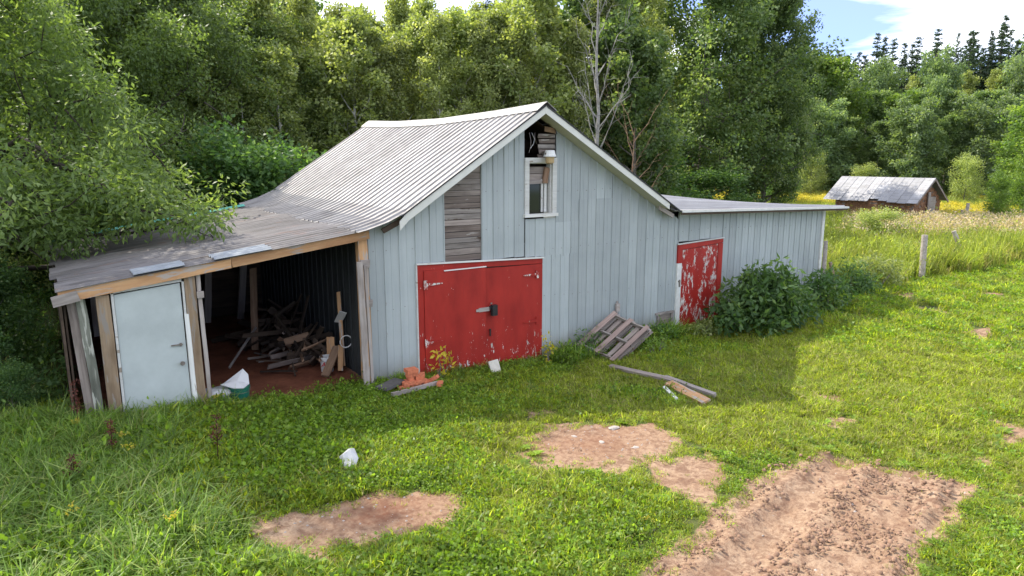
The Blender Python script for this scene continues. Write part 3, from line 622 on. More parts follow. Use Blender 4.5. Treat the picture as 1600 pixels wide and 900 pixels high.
for k in range(5): board('interior_post', (-3.9 + k * .85, 7.3 - .12 * k, 2.2), (-3.95 + k * .8, 6.9, .0), .16, .14, 'greywood', barn, up=(1, 0, 0), seed=170 + k)
# inner boarding under the roof keeps the loft dark
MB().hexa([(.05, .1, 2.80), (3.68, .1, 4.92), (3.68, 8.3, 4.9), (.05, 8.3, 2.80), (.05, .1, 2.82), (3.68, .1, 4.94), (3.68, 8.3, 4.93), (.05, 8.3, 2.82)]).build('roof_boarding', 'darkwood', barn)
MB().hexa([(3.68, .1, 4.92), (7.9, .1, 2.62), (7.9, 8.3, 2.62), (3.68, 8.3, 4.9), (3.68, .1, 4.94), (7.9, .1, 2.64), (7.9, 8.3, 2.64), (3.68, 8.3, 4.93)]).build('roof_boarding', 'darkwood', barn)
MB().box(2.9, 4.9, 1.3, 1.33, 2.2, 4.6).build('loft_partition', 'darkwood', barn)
# ------------------------------------------------------------------ things around the barn
lamp = thing('yard_lamp', 'white hooded yard lamp fixed above the gable window', 'lamp', (3.90, -.1, 4.16))
MB().lathe([(.085, .13), (.10, .12), (.115, .05), (.13, .02), (.13, 0), (.0, .0)], (3.92, -.20, 4.14), 16).build('hood', 'whitepl', lamp, smooth=False)
MB().lathe([(.0, .13), (.085, .13)], (3.92, -.20, 4.14), 16).build('hood_top', 'whitepl', lamp)
MB().lathe([(.095, 0), (.088, -.12), (.05, -.145), (.0, -.146)], (3.92, -.20, 4.139), 16).build('lens', 'amber', lamp)
MB().box(3.80, 3.84, -.22, -.19, 4.16, 4.22).tube([(3.90, -.07, 4.22), (3.90, -.03, 4.22), (3.90, .02, 4.22)], .03, 8).box(3.87, 3.93, -.12, -.03, 4.19, 4.25).build('bracket', 'metal', lamp)
# bricks stacked by the wall
rr = random.Random(5); bm_ = MB().box(-.105, .105, -.05, .05, -.032, .032); bme = mesh('brick', bm_.v, bm_.f); bme.materials.append(M['brick'])
bx0, by0 = .50, -.62; bi = 0; g0 = hz(bx0, by0) + .085
lay = [(-.22, 0, 0, 5), (0, 0, 0, -4), (.22, .02, 0, 8), (-.22, -.11, 0, -6), (0, -.12, 0, 3), (.24, -.10, 0, 20), (-.12, -.01, 1, 5), (.10, 0, 1, -8), (-.13, -.12, 1, -3), (.12, -.12, 1, 12), (-.04, 0, 2, 80), (.08, -.01, 2, 86), (.05, -.11, 1, 40), (-.03, -.06, 3, 3), (.18, -.04, 2, 60), (.42, -.28, 0, 55), (.38, -.10, .8, 130), (-.08, -.03, 4, 88), (.03, -.03, 4, 84)]
for i, (dx, dy, lv, rz) in enumerate(lay):
    o = bpy.data.objects.new('brick', bme); COL.objects.link(o); o.location = (bx0 + dx, by0 + dy, g0 + .032 + lv * .067)
    o.rotation_euler = (rr.uniform(-.05, .05), rr.uniform(-.05, .05) + (.5 if i == 16 else 0), R3(rz)); 
    lab = {15: 'red brick lying lowest and rightmost, fallen off the pile by the barn corner', 16: 'red brick tilted against the right side of the pile by the barn corner', 13: 'red brick lying across the pile under the top two bricks', 17: 'left of the two red bricks on top of the pile by the barn wall', 18: 'right of the two red bricks on top of the pile by the barn wall'}.get(i, 'orange-red brick in the ' + ('bottom course', 'second course', 'third course', 'top course', 'top course')[int(lv)] + ' of the pile, ' + ('front ' if dy < -.06 else 'rear ') + ('left' if dx < -.06 else 'right' if dx > .12 else 'middle'))
    tag(o, lab, 'brick', 'bricks piled beside the red double door')
tag(board('plank', (-.15, -.72, hz(0, -.6) + .15), (.30, -.52, hz(.3, -.5) + .18), .26, .05, 'slate', up=(0, 1, 0), seed=3), 'dark mossy slab of wood lying left of the brick pile', 'board')
tag(board('plank', (-.08, -1.02, hz(0, -1) + .12), (.95, -.82, hz(.9, -.8) + .13), .06, .07, 'greywood', seed=4), 'thin grey timber lying in the grass in front of the brick pile', 'board')
# concrete block leaning on the red doors
o = MB().box(-.10, .10, -.04, .04, 0, .26).build('concrete_block', 'concrete'); o.location = (2.40, -.50, hz(2.4, -.5) + .04); o.rotation_euler = (R3(-22), R3(-9), R3(-12)); tag(o, 'pale concrete block tipped up in front of the red double doors', 'block')
# pallets
def pallet(T1, T3, B3, off, label, mats, seed):
    T1, T3, B3 = Vector(T1), Vector(T3), Vector(B3); s = (T3 - B3); a = (T1 - T3); n = s.cross(a).normalized(); 
    if n.z < 0: n = -n
    T1, T3, B3 = [q + n * off for q in (T1, T3, B3)]; sn = s.normalized(); an = a.normalized(); t_ = thing('pallet', label, 'pallet', B3, 0, 'broken pallets piled against the barn'); rq = random.Random(seed)
    for k in range(3):
        p = B3 + s * (.04 + .46 * k); board('stringer', p - an * .02, p + a + an * .02, .085, .035, mats[0], t_, up=n, seed=seed + k)
    for u, w in ((.02, .10), (.5, .11), (.98, .12)):
        p = B3 + a * u + n * .053; board('deck_board', p - sn * rq.uniform(.0, .05), p + s + sn * rq.uniform(0, .05), w, .018, mats[1], t_, up=an, seed=seed + 10 + int(u * 10))
    for u in (.0, .24, .5, .76, .99):
        p = B3 + a * u - n * .053; board('deck_board', p - sn * rq.uniform(.0, .05), p + s + sn * rq.uniform(0, .05), .095, .016, mats[2], t_, up=an, seed=seed + 20 + int(u * 10))
pallet((5.80, -.22, .62), (6.10, -1.0, .40), (5.04, -1.03, -.17), 0, 'grey pallet lying uppermost, tilted against the barn wall', ('plankpale', 'palletwood', 'oldwood'), 300)
pallet((5.90, -.20, .66), (6.22, -.95, .42), (5.12, -1.0, -.17), -.16, 'reddish pallet underneath the grey one against the barn wall', ('scrapwood', 'greywood', 'oldwood'), 400)
# scrap timbers in the grass
for i, (p, q, w, th_, mt, lab) in enumerate([((4.66, -1.35), (4.80, -2.95), .11, .06, 'oldwood', 'long weathered board lying below the pallets, nearest the barn'), ((4.86, -2.70), (4.66, -4.05), .08, .07, 'greywood', 'grey square timber lying in the grass, upper one of the crossed pair'),
    ((4.62, -3.0), (4.30, -4.15), .2, .05, 'tanwood', 'wide tan board lying beside the grey timber in the grass'), ((4.35, -3.15), (4.02, -3.75), .06, .05, 'whiteworn', 'short pale stick lying left of the tan board in the grass')]):
    tag(board('timber', (*p, hz(*p) + .09), (*q, hz(*q) + .06 + th_ / 2), w, th_, mt, up=(RT[0], RT[1], .2), seed=500 + i), lab, 'timber')
tag(board('plank', (-.24, -.20, 2.33), (-.22, -.26, .0), .11, .03, 'greywood', up=(1, 0, 0), seed=61, wob=.004), 'tall grey board leaning against the right post of the lean-to opening', 'board')
tag(board('plank', (-.13, -.17, 2.25), (-.10, -.24, .0), .05, .03, 'greywood', up=(1, 0, 0), seed=62, wob=.004), 'narrow grey batten standing just right of the leaning grey board', 'board')
# crumpled white sheet on the grass
rr = random.Random(3); V = []; Fc = []; px0, py0 = -1.72, -3.22
out_ = [(-.13, .10), (-.02, .17), (.05, .20), (.13, .06), (.11, -.05), (.04, -.18), (-.03, -.14), (-.06, -.02)]
for r_, k in ((0, 1), (.5, 8), (1, 8)):
    for i in range(k):
        ox, oy = out_[i] if k > 1 else (0, 0); V.append((ox * r_, oy * r_, rr.uniform(.0, .05) + (.06 if r_ < 1 else 0) + max(0, oy) * .5))
for i in range(8): j = (i + 1) % 8; Fc += [(0, 1 + i, 1 + j), (1 + i, 9 + i, 9 + j, 1 + j)]
o = link('plastic_sheet', mesh('plastic_sheet', V, Fc), 'paper'); sm_ = o.modifiers.new('thick', 'SOLIDIFY'); sm_.thickness = .006
o.location = (px0, py0, hz(px0, py0) + .07); o.rotation_euler = (R3(14), 0, TH - math.pi / 2); tag(o, 'crumpled white plastic sheet lying on the lawn', 'plastic sheet')
# buckets and bags
def bucket(x, y, z, r, h, mat, label, mat2=None):
    t_ = thing('bucket', label, 'bucket', (x, y, z)); prof = [(0, .0), (r * .86, 0), (r * .98, h * .93), (r * 1.06, h * .93), (r * 1.06, h * .97), (r, h * .97), (r, h), (r * .95, h), (r * .84, .02), (0, .02)]
    MB().lathe(prof, (x, y, z), 24).build('pail', mat, t_)
    MB().tube([(x + r * 1.03 * math.cos(a_), y - .02 - r * .35 * math.sin(a_) - r * .6 * math.sin(a_), z + h * .9 - .06 * math.sin(a_)) for a_ in np.linspace(0, math.pi, 12)], .004, 5).build('handle', 'metal', t_)
    return t_
gb = bucket(-2.33, .05, hz(-2.3, 0.05), .165, .34, 'greenpl', 'dark green bucket with white sacking inside, at the lean-to opening')
wb = bucket(-.42, 1.25, hz(-.42, 1.25), .135, .30, 'whitepl', 'white pail with red lettering inside the lean-to')
def text(s, size, loc, rot, mat, parent, name='lettering'):
    c = bpy.data.curves.new(name, 'FONT'); c.body = s; c.size = size; c.extrude = .001; c.align_x = 'CENTER'; c.align_y = 'CENTER'; c.offset = size * .02; c.shear = .25
    ob = bpy.data.objects.new(name, c); COL.objects.link(ob); 
    bpy.context.view_layer.update(); me = bpy.data.meshes.new_from_object(ob); me.materials.clear(); me.materials.append(M[mat]); bpy.data.objects.remove(ob); ob = bpy.data.objects.new(name, me); COL.objects.link(ob); ob.parent = parent; ob.matrix_parent_inverse = WM(parent).inverted(); ob.location = loc; ob.rotation_euler = rot; return ob
dv = (CAM - np.array([-.42, 1.25, 0]))[:2]; dv = dv / np.linalg.norm(dv); az = math.atan2(dv[1], dv[0]) + math.pi / 2
text('ACE', .12, (-.42 + dv[0] * .143, 1.25 + dv[1] * .143, hz(-.42, 1.25) + .17), (math.pi / 2, 0, az), 'redprint', wb)
MB().hexa([(-.42 + dv[0] * .145 - .05, 1.25 + dv[1] * .145, hz(-.4, 1.2) + .08), (-.42 + dv[0] * .145 + .06, 1.25 + dv[1] * .145 - .02, hz(-.4, 1.2) + .08), (-.42 + dv[0] * .14 + .06, 1.25 + dv[1] * .14 - .02, hz(-.4, 1.2) + .08), (-.42 + dv[0] * .14 - .05, 1.25 + dv[1] * .14, hz(-.4, 1.2) + .08)] + [(-.42 + dv[0] * .147 - .05, 1.25 + dv[1] * .147, hz(-.4, 1.2) + .10), (-.42 + dv[0] * .147 + .06, 1.25 + dv[1] * .147 - .02, hz(-.4, 1.2) + .10), (-.42 + dv[0] * .14 + .06, 1.25 + dv[1] * .14 - .02, hz(-.4, 1.2) + .10), (-.42 + dv[0] * .14 - .05, 1.25 + dv[1] * .14, hz(-.4, 1.2) + .10)]).build('lettering', 'redprint', wb)
# white sacking in the green bucket: a folded sheet peaking to the right
V = [(-2.62, .02, .42), (-2.45, -.12, .36), (-2.30, -.14, .34), (-2.18, -.02, .36), (-2.17, .06, .50), (-2.24, .10, .60), (-2.40, .10, .50), (-2.55, .12, .40), (-2.36, .0, .44)]
Fc = [(8, i, (i + 1) % 8) for i in range(8)]; o = link('plastic_sack', mesh('plastic_sack', V, Fc), 'paper'); sm_ = o.modifiers.new('thick', 'SOLIDIFY'); sm_.thickness = .012
o.location.z = hz(-2.3, .05); tag(o, 'white plastic sack folded over the top of the green bucket', 'sack')
def sack(x, y, z, rz, label):
    t_ = thing('feed_bag', label, 'bag', (x, y, z), 0, 'white feed bags lying beside the green bucket'); V = []; n = 14; m_ = 8
    for j in range(m_ + 1):
        v = j / m_ * math.pi
        for i in range(n):
            a_ = 2 * math.pi * i / n; sx = abs(math.cos(a_)) ** .5 * math.copysign(1, math.cos(a_)); sy = abs(math.sin(a_)) ** .5 * math.copysign(1, math.sin(a_)); rr_ = math.sin(v) ** .5
            V.append((x + (sx * .25 * rr_) * math.cos(rz) - (sy * .16 * rr_) * math.sin(rz), y + (sx * .25 * rr_) * math.sin(rz) + sy * .16 * rr_ * math.cos(rz), z + .085 - .085 * math.cos(v) + .008 * math.sin(9 * a_ + j)))
    Fc = [(j * n + i, j * n + (i + 1) % n, (j + 1) * n + (i + 1) % n, (j + 1) * n + i) for j in range(m_) for i in range(n)]
    link('bag', mesh('bag', V, Fc), 'paper', t_, smooth=True)
    for k in range(3): MB().box(x - .16, x - .02 + .05 * k, y - .168 - .004 * k, y - .160, z + .055 + .022 * k, z + .067 + .022 * k).build('print_band', 'yellowprint', t_)
sack(-2.66, .10, hz(-2.6, .1) + .0, 0, 'lower of two white feed bags with yellow print beside the green bucket'); sack(-2.66, .12, hz(-2.6, .1) + .165, .06, 'upper of two white feed bags with yellow print beside the green bucket')
# heap of scrap lumber inside the lean-to
rr = random.Random(21); nb = 0
for i in range(95):
    u = rr.random(); cx = -.25 - rr.random() ** 1.4 * 1.05; cy = 1.5 + rr.random() * 3.2; hh = max(.06, (1.35 - (-.3 - cx) * .85) * (1 - abs(cy - 3.2) / 2.6)); z0 = rr.uniform(.03, hh)
    L = rr.uniform(.4, 1.5); az_ = rr.uniform(0, math.pi * 2); el = rr.uniform(-.2, .9) * (1 if rr.random() < .7 else .3)
    d = Vector((math.cos(az_) * math.cos(el), math.sin(az_) * math.cos(el), math.sin(el))); p = Vector((cx, cy, z0)); a_ = p - d * L / 2; b_ = p + d * L / 2
    a_.z = max(a_.z, .04); b_.z = max(b_.z, .04); a_.x = min(a_.x, -.08); b_.x = min(b_.x, -.08); a_.x = max(a_.x, -2.6); b_.x = max(b_.x, -2.6)
    mt_ = ('darkwood', 'scrapwood' if cx > -.8 and cy < 2.4 else 'plankdark', 'shadewood')[i % 3] if cy < 2.6 else ('darkwood', 'darkwood', 'shadewood')[i % 3]  # darker woods towards the back, interior shade put into the board colours
    tag(board('scrap_board', a_, b_, rr.choice([.03, .045, .06, .09, .15]), rr.uniform(.018, .04), mt_, up=(rr.uniform(-1, 1), rr.uniform(-1, 1), 1), seed=600 + i), ({'scrapwood': 'lighter brown', 'darkwood': 'dark brown', 'plankdark': 'grey-brown', 'shadewood': 'blackish'}[mt_]) + ' scrap board ' + ('standing steeply' if el > .55 else 'sloping' if el > .2 else 'lying flat') + ' ' + ('high' if z0 > .45 else 'low') + ' at the ' + ('left edge' if cx < -1.2 else 'back' if cy > 3.6 else 'front' if cy < 2.4 else 'middle') + ' of the lumber heap', 'board', 'scrap boards heaped inside the lean-to')
special = [((-.62, .80, .05), (-.18, 1.30, .45), .16, .04, 'scrapwood', 'broad brown board leaning low at the right edge of the lean-to opening'), ((-.30, 1.35, .05), (-.26, 1.45, .62), .15, .03, 'tanwood', 'orange board standing directly behind the white pail'),
 ((-.14, 1.1, .1), (-.12, 1.25, 1.55), .07, .04, 'tanwood', 'thin orange stud standing upright against the inner right wall'), ((-.26, .95, .05), (-.16, 1.15, .50), .10, .03, 'tanwood', 'short orange offcut standing to the right of the white pail'),
 ((-.16, 1.25, .95), (-.14, 1.0, 1.2), .14, .02, 'whiteworn', 'pale grey board hung near the inner right wall above the heap'), ((-2.0, 2.4, .04), (-1.2, 3.4, .55), .035, .035, 'greywood', 'long thin grey pole jutting left out of the lumber heap'),
 ((-1.25, 3.4, .05), (-1.05, 3.9, 1.75), .14, .05, 'scrapwood', 'tall brown plank leaning upright in the middle of the lumber heap'), ((-.75, 2.0, .03), (-.5, 2.6, .32), .2, .04, 'darkwood', 'dark sawn slab sloping behind and left of the white pail')]
for i, (p, q, w, th_, mt, lab) in enumerate(special): tag(board('scrap_board', p, q, w, th_, mt, up=(1, -.6, 0), seed=800 + i), lab, 'board', 'scrap boards heaped inside the lean-to')
for i, (x, y, z, c) in enumerate([(-.10, 1.05, .78, 'red and'), (-.1, 1.0, .60, 'pale')]):
    V = [(x + .12 * math.cos(a_), y + .02, z + .12 * math.sin(a_)) for a_ in np.linspace(0, 2 * math.pi, 16)]
    if i == 1: tag(MB().tube(V, .012, 6, False).build('cord_loop', 'whitepl'), 'white loop of cord hanging by the right post inside the lean-to', 'cord')
# small white litter on the lean-to floor
for i, (x, y) in enumerate([(-2.9, 5.2), (-2.3, 4.9), (-1.35, 2.55)]):
    p = (x, y); o = MB().hexa([(-.06, -.03, 0), (.05, -.04, .0), (.06, .03, .0), (-.04, .04, 0), (-.05, -.03, .02), (.04, -.03, .03), (.05, .03, .015), (-.04, .03, .02)]).build('litter_scrap', 'paper'); o.location = (x, y, hz(x, y) + .01); tag(o, ['scrap of white litter farthest left on the dark lean-to floor', 'scrap of white litter in the middle of the dark lean-to floor', 'scrap of white litter nearest the opening on the lean-to floor'][i], 'litter', 'white litter on the lean-to floor')
# fence posts
def fpost(x, y, h, r, lean, mat, label, mesh_n=10):
    z = hz(x, y) - .1; t_ = MB().tube([(x, y, z), (x + lean[0] * .5, y + lean[1] * .5, z + h * .5 + .05), (x + lean[0], y + lean[1], z + h + .1)], [r * 1.05, r, r * .96], mesh_n).build('fence_post', mat)
    return tag(t_, label, 'fence post', 'fence posts across the field')
fpost(20.0, -.3, 1.55, .10, (.02, .06), 'greywood', 'thick upright round fence post standing alone right of the barn wing')
fpost(24.6, .1, 1.35, .085, (-.35, .55), 'greywood', 'pale fence post leaning to the left, far right of the lawn')
fpost(14.75, .15, 1.45, .06, (.02, .02), 'postwood', 'brown rough post standing just outside the white corner post')
fpost(13.6, -.55, 1.75, .06, (-.05, .0), 'greywood', 'mossy post stub rising out of the bush by the wing')
fpost(14.2, -.75, 1.1, .05, (-.25, .25), 'postwood', 'short crooked post bending left in front of the white corner post')
for i, (pxx, dd_, h, lab) in enumerate([(1500, 39, 1.25, 'dark fence post left of the pair beside the brick shed door'), (1508, 41, 1.5, 'taller fence post right of the pair beside the brick shed'), (1549, 44, 1.0, 'small fence post under the round sapling in the far field')]):
    p = at(pxx, dd_); fpost(p[0], p[1], h, .10, (0, 0), 'greywood', lab, 8)
# brick shed in the field
shed = thing('brick_shed', 'low old brick shed with rusty-edged tin roof out in the field', 'shed', (41.3, 10.1, 0))
X0, Y0, X1, Y1 = 41.55, 10.4, 45.25, 15.75; EZ = 1.30; RZ = 2.80; XM = (X0 + X1) / 2
MB().box(X0 + .04, X1 - .04, Y0 + .04, Y1 - .04, -.2, EZ).build('mortar_core', 'oldwood', shed)
m = MB(); m.v = [(X0 + .04, Y0 + .04, EZ + .001), (X1 - .04, Y0 + .04, EZ + .001), (XM, Y0 + .04, RZ - .1), (X0 + .04, Y1 - .04, EZ + .001), (X1 - .04, Y1 - .04, EZ + .001), (XM, Y1 - .04, RZ - .1)]; m.f = [(0, 1, 2), (3, 5, 4), (0, 2, 5, 3), (1, 4, 5, 2)]; m.build('gable_core', 'oldwood', shed)
mb_ = MB(); rr = random.Random(9); z = .0; row = 0
while z < EZ - .08:
    y = Y0 + (.11 if row % 2 else 0)
    while y < Y1 - .2:
        if rr.random() > .05: j = rr.uniform(-.012, .02); mb_.box(X0 - j, X0 + .04, y + .006, y + .225, z + .006, z + .10)
        y += .235
    z += .11; row += 1
z = .0; row = 0
while z < RZ - .2:
    half = (X1 - X0) / 2 * (1 if z < EZ else (RZ - .1 - z) / (RZ - .1 - EZ)); x = XM - half + (.11 if row % 2 else 0)
    while x < XM + half - .2:
        if not (XM + .1 < x < XM + 1.0 and z < 1.55) and rr.random() > .05: j = rr.uniform(-.01, .02); mb_.box(x + .006, x + .225, Y0 - j, Y0 + .04, z + .006, z + .10)
        x += .235
    z += .11; row += 1
mb_.build('bricks', 'brickold', shed, kind='stuff', label='weathered brown bricks of the shed walls')
MB().box(XM + .1, XM + 1.05, Y0 - .01, Y0 + .03, 0, 1.6).build('shed_door', 'greywood', shed); board('door_post', (XM - .1, Y0 - .1, 1.95), (XM - .12, Y0 - .2, 0), .3, .06, 'greywood', shed, up=(1, 0, 0), seed=5)
board('wall_log', (X0 - .03, Y0 + .1, .25), (X0 - .03, Y0 + 3.2, .25), .3, .08, 'oldwood', shed, seed=8)
y = Y0 - .35; k = 0
while y < Y1 + .25:
    y1 = y + .64; e = X0 - .35 + (.28 if k in (4,) else 0) + (.1 if k == 3 else 0); s1 = (RZ + .06 - (EZ + .06)) / (XM - X0 + .25)
    V = []; Fc = []; ys = [y, y + .02, y + .04, y + .06, y + .3, y + .32, y + .34, y1]; hs = [0, .03, .03, 0, 0, .012, 0, 0]
    for yy, h in zip(ys, hs):
        for x in (XM, (XM + e) / 2, e): V.append((x, yy, RZ + .06 - (XM - x) * s1 + h - (.03 if k % 3 == 1 and x == e else 0)))
    for j in range(len(ys) - 1):
        for i in range(2): q = j * 3 + i; Fc.append((q, q + 1, q + 4, q + 3))
    for yy, h in zip(ys, hs):
        for x in (XM, (XM - X0 + X1) / 2 + .0, X1 + .3): V.append((x if x != (XM - X0 + X1) / 2 else (XM + X1 + .3) / 2, yy, RZ + .06 - ((x if x != (XM - X0 + X1) / 2 else (XM + X1 + .3) / 2) - XM) * s1 + h))
    b = len(ys) * 3
    for j in range(len(ys) - 1):
        for i in range(2): q = b + j * 3 + i; Fc.append((q, q + 3, q + 4, q + 1))
    o = link('roof_sheet', mesh('roof_sheet', V, Fc), 'rooffar', shed); y = y1; k += 1
for xa, xb in ((X0 - .33, XM), (XM, X1 + .28)):
    za = RZ + .0 - abs(XM - xa) * s1; zb_ = RZ - abs(XM - xb) * s1; board('rake_board', (xa, Y0 - .33, za - .02), (xb, Y0 - .33, zb_ - .02), .14, .03, 'oldwood', shed, seed=9)
# pebbles on the bare soil
rr = random.Random(12); st = MB()
for i in range(420):
    a_ = rr.random(); x, y = (rr.uniform(.8, 2.7), rr.uniform(-5.2, -3.4)) if a_ < .5 else (rr.uniform(-.5, 4.5), rr.uniform(-9, -6)) if a_ < .8 else (rr.uniform(-3, -1), rr.uniform(-5, -3.8))
    r = rr.choice([.006, .008, .010, .013, .018]); z = hz(x, y); n = len(st.v)
    for k in range(5): t_ = k * 1.2566 + a_; st.v.append((x + r * 1.3 * math.cos(t_) * rr.uniform(.7, 1.2), y + r * math.sin(t_) * rr.uniform(.7, 1.2), z - .003))
    st.v.append((x, y, z + r * .7)); st.f += [(n + k, n + (k + 1) % 5, n + 5) for k in range(5)]
st.build('pebbles', 'stone', kind='stuff')
for i, (p, r, lab) in enumerate([((2.30, -4.02), .07, 'pale flat stone at the top of the larger bare patch'), ((1.75, -4.35), .04, 'small dark stone near the middle of the larger bare patch'), ((1.56, -3.95), .035, 'small pale stone upper left on the larger bare patch'), ((2.05, -4.75), .04, 'thin flat stone low on the larger bare patch')]):
    V = []; rr = random.Random(i + 50)
    for s, z in ((1, 0), (.95, .35), (.55, .6)):
        for k in range(8): t_ = k * math.pi / 4; q = rr.uniform(.8, 1.15); V.append((r * 1.4 * s * q * math.cos(t_), r * s * q * math.sin(t_), r * z * .8))
    Fc = [(j * 8 + k, j * 8 + (k + 1) % 8, j * 8 + 8 + (k + 1) % 8, j * 8 + 8 + k) for j in range(2) for k in range(8)] + [tuple(16 + k for k in range(8))]
    o = link('stone', mesh('stone', V, Fc), 'stone'); o.location = (*p, hz(*p) - .005); o.rotation_euler.z = i; tag(o, lab, 'stone', 'stones on the bare soil')
# ------------------------------------------------------------------ foliage builders
def leaves(C_, n_per, sig, L, Wd, rg, droop=.2, up=.5, out=None, flat=.75, tone_shift=None):
    """diamond leaves around clump centres C_; returns verts, quads, tone"""
    K = len(C_); N = K * n_per; c = np.repeat(C_, n_per, 0); ct = np.repeat(rg.random(K), n_per)
    d = rg.normal(size=(N, 3)); r = rg.random(N) ** (1 / 2.2); d /= np.linalg.norm(d, axis=1)[:, None]; p = c + d * r[:, None] * np.repeat(np.broadcast_to(sig, K), n_per)[:, None] * [1, 1, flat] * 1.6
    a = d * .8 + rg.normal(size=(N, 3)) * .7; a[:, 2] -= droop; a /= np.linalg.norm(a, axis=1)[:, None]
    nn = rg.normal(size=(N, 3)) * .7; nn[:, 2] += up; nn += d * .4; s = np.cross(a, nn); s /= (np.linalg.norm(s, axis=1)[:, None] + 1e-9)
    l = L * rg.uniform(.65, 1.25, N)[:, None]; w = Wd * rg.uniform(.7, 1.2, N)[:, None]; m = np.cross(s, a) * l * -.06
    V = np.stack([p, p + a * l * .42 + s * w * .5 + m, p + a * l, p + a * l * .42 - s * w * .5 + m], 1).reshape(-1, 3)
    Q = np.arange(N * 4).reshape(N, 4); tone = np.clip(.08 + .62 * ct + rg.normal(size=N) * .15 + .12 * (d[:, 2]), 0, 1); return V, Q, tone
def tubes(lines, n=5):
    V = []; Q = []; b = 0
    for pts, rad in lines:
        pts = np.asarray(pts, float); k = len(pts); d = np.gradient(pts, axis=0); d /= np.linalg.norm(d, axis=1)[:, None] + 1e-9
        ref = np.where(np.abs(d[:, 2:3]) < .9, [[0, 0, 1.]], [[1., 0, 0]]); u = np.cross(d, ref); u /= np.linalg.norm(u, axis=1)[:, None]; v = np.cross(d, u)
        t_ = np.arange(n) * 2 * np.pi / n; ring = pts[:, None] + (u[:, None] * np.cos(t_)[None, :, None] + v[:, None] * np.sin(t_)[None, :, None]) * np.asarray(rad)[:, None, None]
        V.append(ring.reshape(-1, 3)); i = np.arange(k - 1)[:, None] * n; j = np.arange(n)[None]; j2 = (j + 1) % n
        Q.append(b + np.stack([i + j, i + j2, i + n + j2, i + n + j], -1).reshape(-1, 4)); b += k * n
    return np.concatenate(V), np.concatenate(Q)
def skeleton(rg, H, rad, spread, nl, start=.2, elev=.5, prof=None, lean=(0, 0), sub=5, curve=.35, levels=1):
    """returns lines (trunk, limbs, twigs) and clump centres"""
    prof = prof or (lambda t: math.sin(math.pi * min(1, t * .85 + .15)) ** .6)
    tz = np.linspace(0, 1, 9); tp = np.stack([np.cumsum(rg.normal(size=9) * .02 * H / 5) + lean[0] * tz * H, np.cumsum(rg.normal(size=9) * .02 * H / 5) + lean[1] * tz * H, tz * H], 1); tp[0, :2] = 0
    lines = [(tp, rad * (1.05 - tz * .93))]; cl = []
    for i in range(nl):
        t_ = start + (1 - start) * (i + rg.random() * .7) / nl; t_ = min(t_, .985); p0 = np.array([np.interp(t_, tz, tp[:, k]) for k in range(3)]); az = i * 2.4 + rg.random() * .9
        ln = spread * prof((t_ - start) / (1 - start)) * rg.uniform(.7, 1.15); el = elev + .5 * t_ + rg.normal() * .12
        d = np.array([math.cos(az) * math.cos(el), math.sin(az) * math.cos(el), math.sin(el)]); s = np.linspace(0, 1, 6)[:, None]
        pts = p0 + d * s * ln + np.array([0, 0, curve]) * ln * s ** 2 * .5 + rg.normal(size=(6, 3)) * .03 * ln * s; r0 = max(.012, rad * .42 * (1 - t_ * .6)); lines.append((pts, r0 * (1.02 - s[:, 0] * .85)))
        for j in range(sub):
            q = .3 + .7 * (j + rg.random()) / sub; b0 = np.array([np.interp(q, s[:, 0], pts[:, k]) for k in range(3)]); dd = d + rg.normal(size=3) * .75; dd[2] += .1; dd /= np.linalg.norm(dd); l2 = ln * rg.uniform(.18, .38)
            s2 = np.linspace(0, 1, 4)[:, None]; p2 = b0 + dd * s2 * l2 + rg.normal(size=(4, 3)) * .04 * l2 * s2; lines.append((p2, r0 * .32 * (1.05 - s2[:, 0] * .8))); cl.append(p2[-1]); cl.append(p2[2] * .6 + b0 * .4 + rg.normal(size=3) * .1)
        cl.append(pts[-1])
    cl.append(tp[-1]); return lines, np.array(cl)
TREES = {}
def make_tree(key, seed, H, rad, spread, nl, leafmat, barkmat, per=26, sig=.33, L=.13, Wd=.08, **k):
    rg = np.random.default_rng(seed); lv = {q: k.pop(q) for q in ('droop', 'up', 'flat') if q in k}
    lines, cl = skeleton(rg, H, rad, spread, nl, **k); V, Q = tubes(lines[:1 + nl * 4], 6); tm = np_mesh('trunk', V, Q, None, True); tm.materials.append(M[barkmat])
    V, Q, tn = leaves(cl, per, sig, L, Wd, rg, **lv); lm = np_mesh('crown', V, Q, tn); lm.materials.append(M[leafmat]); TREES[key] = (tm, lm, H)
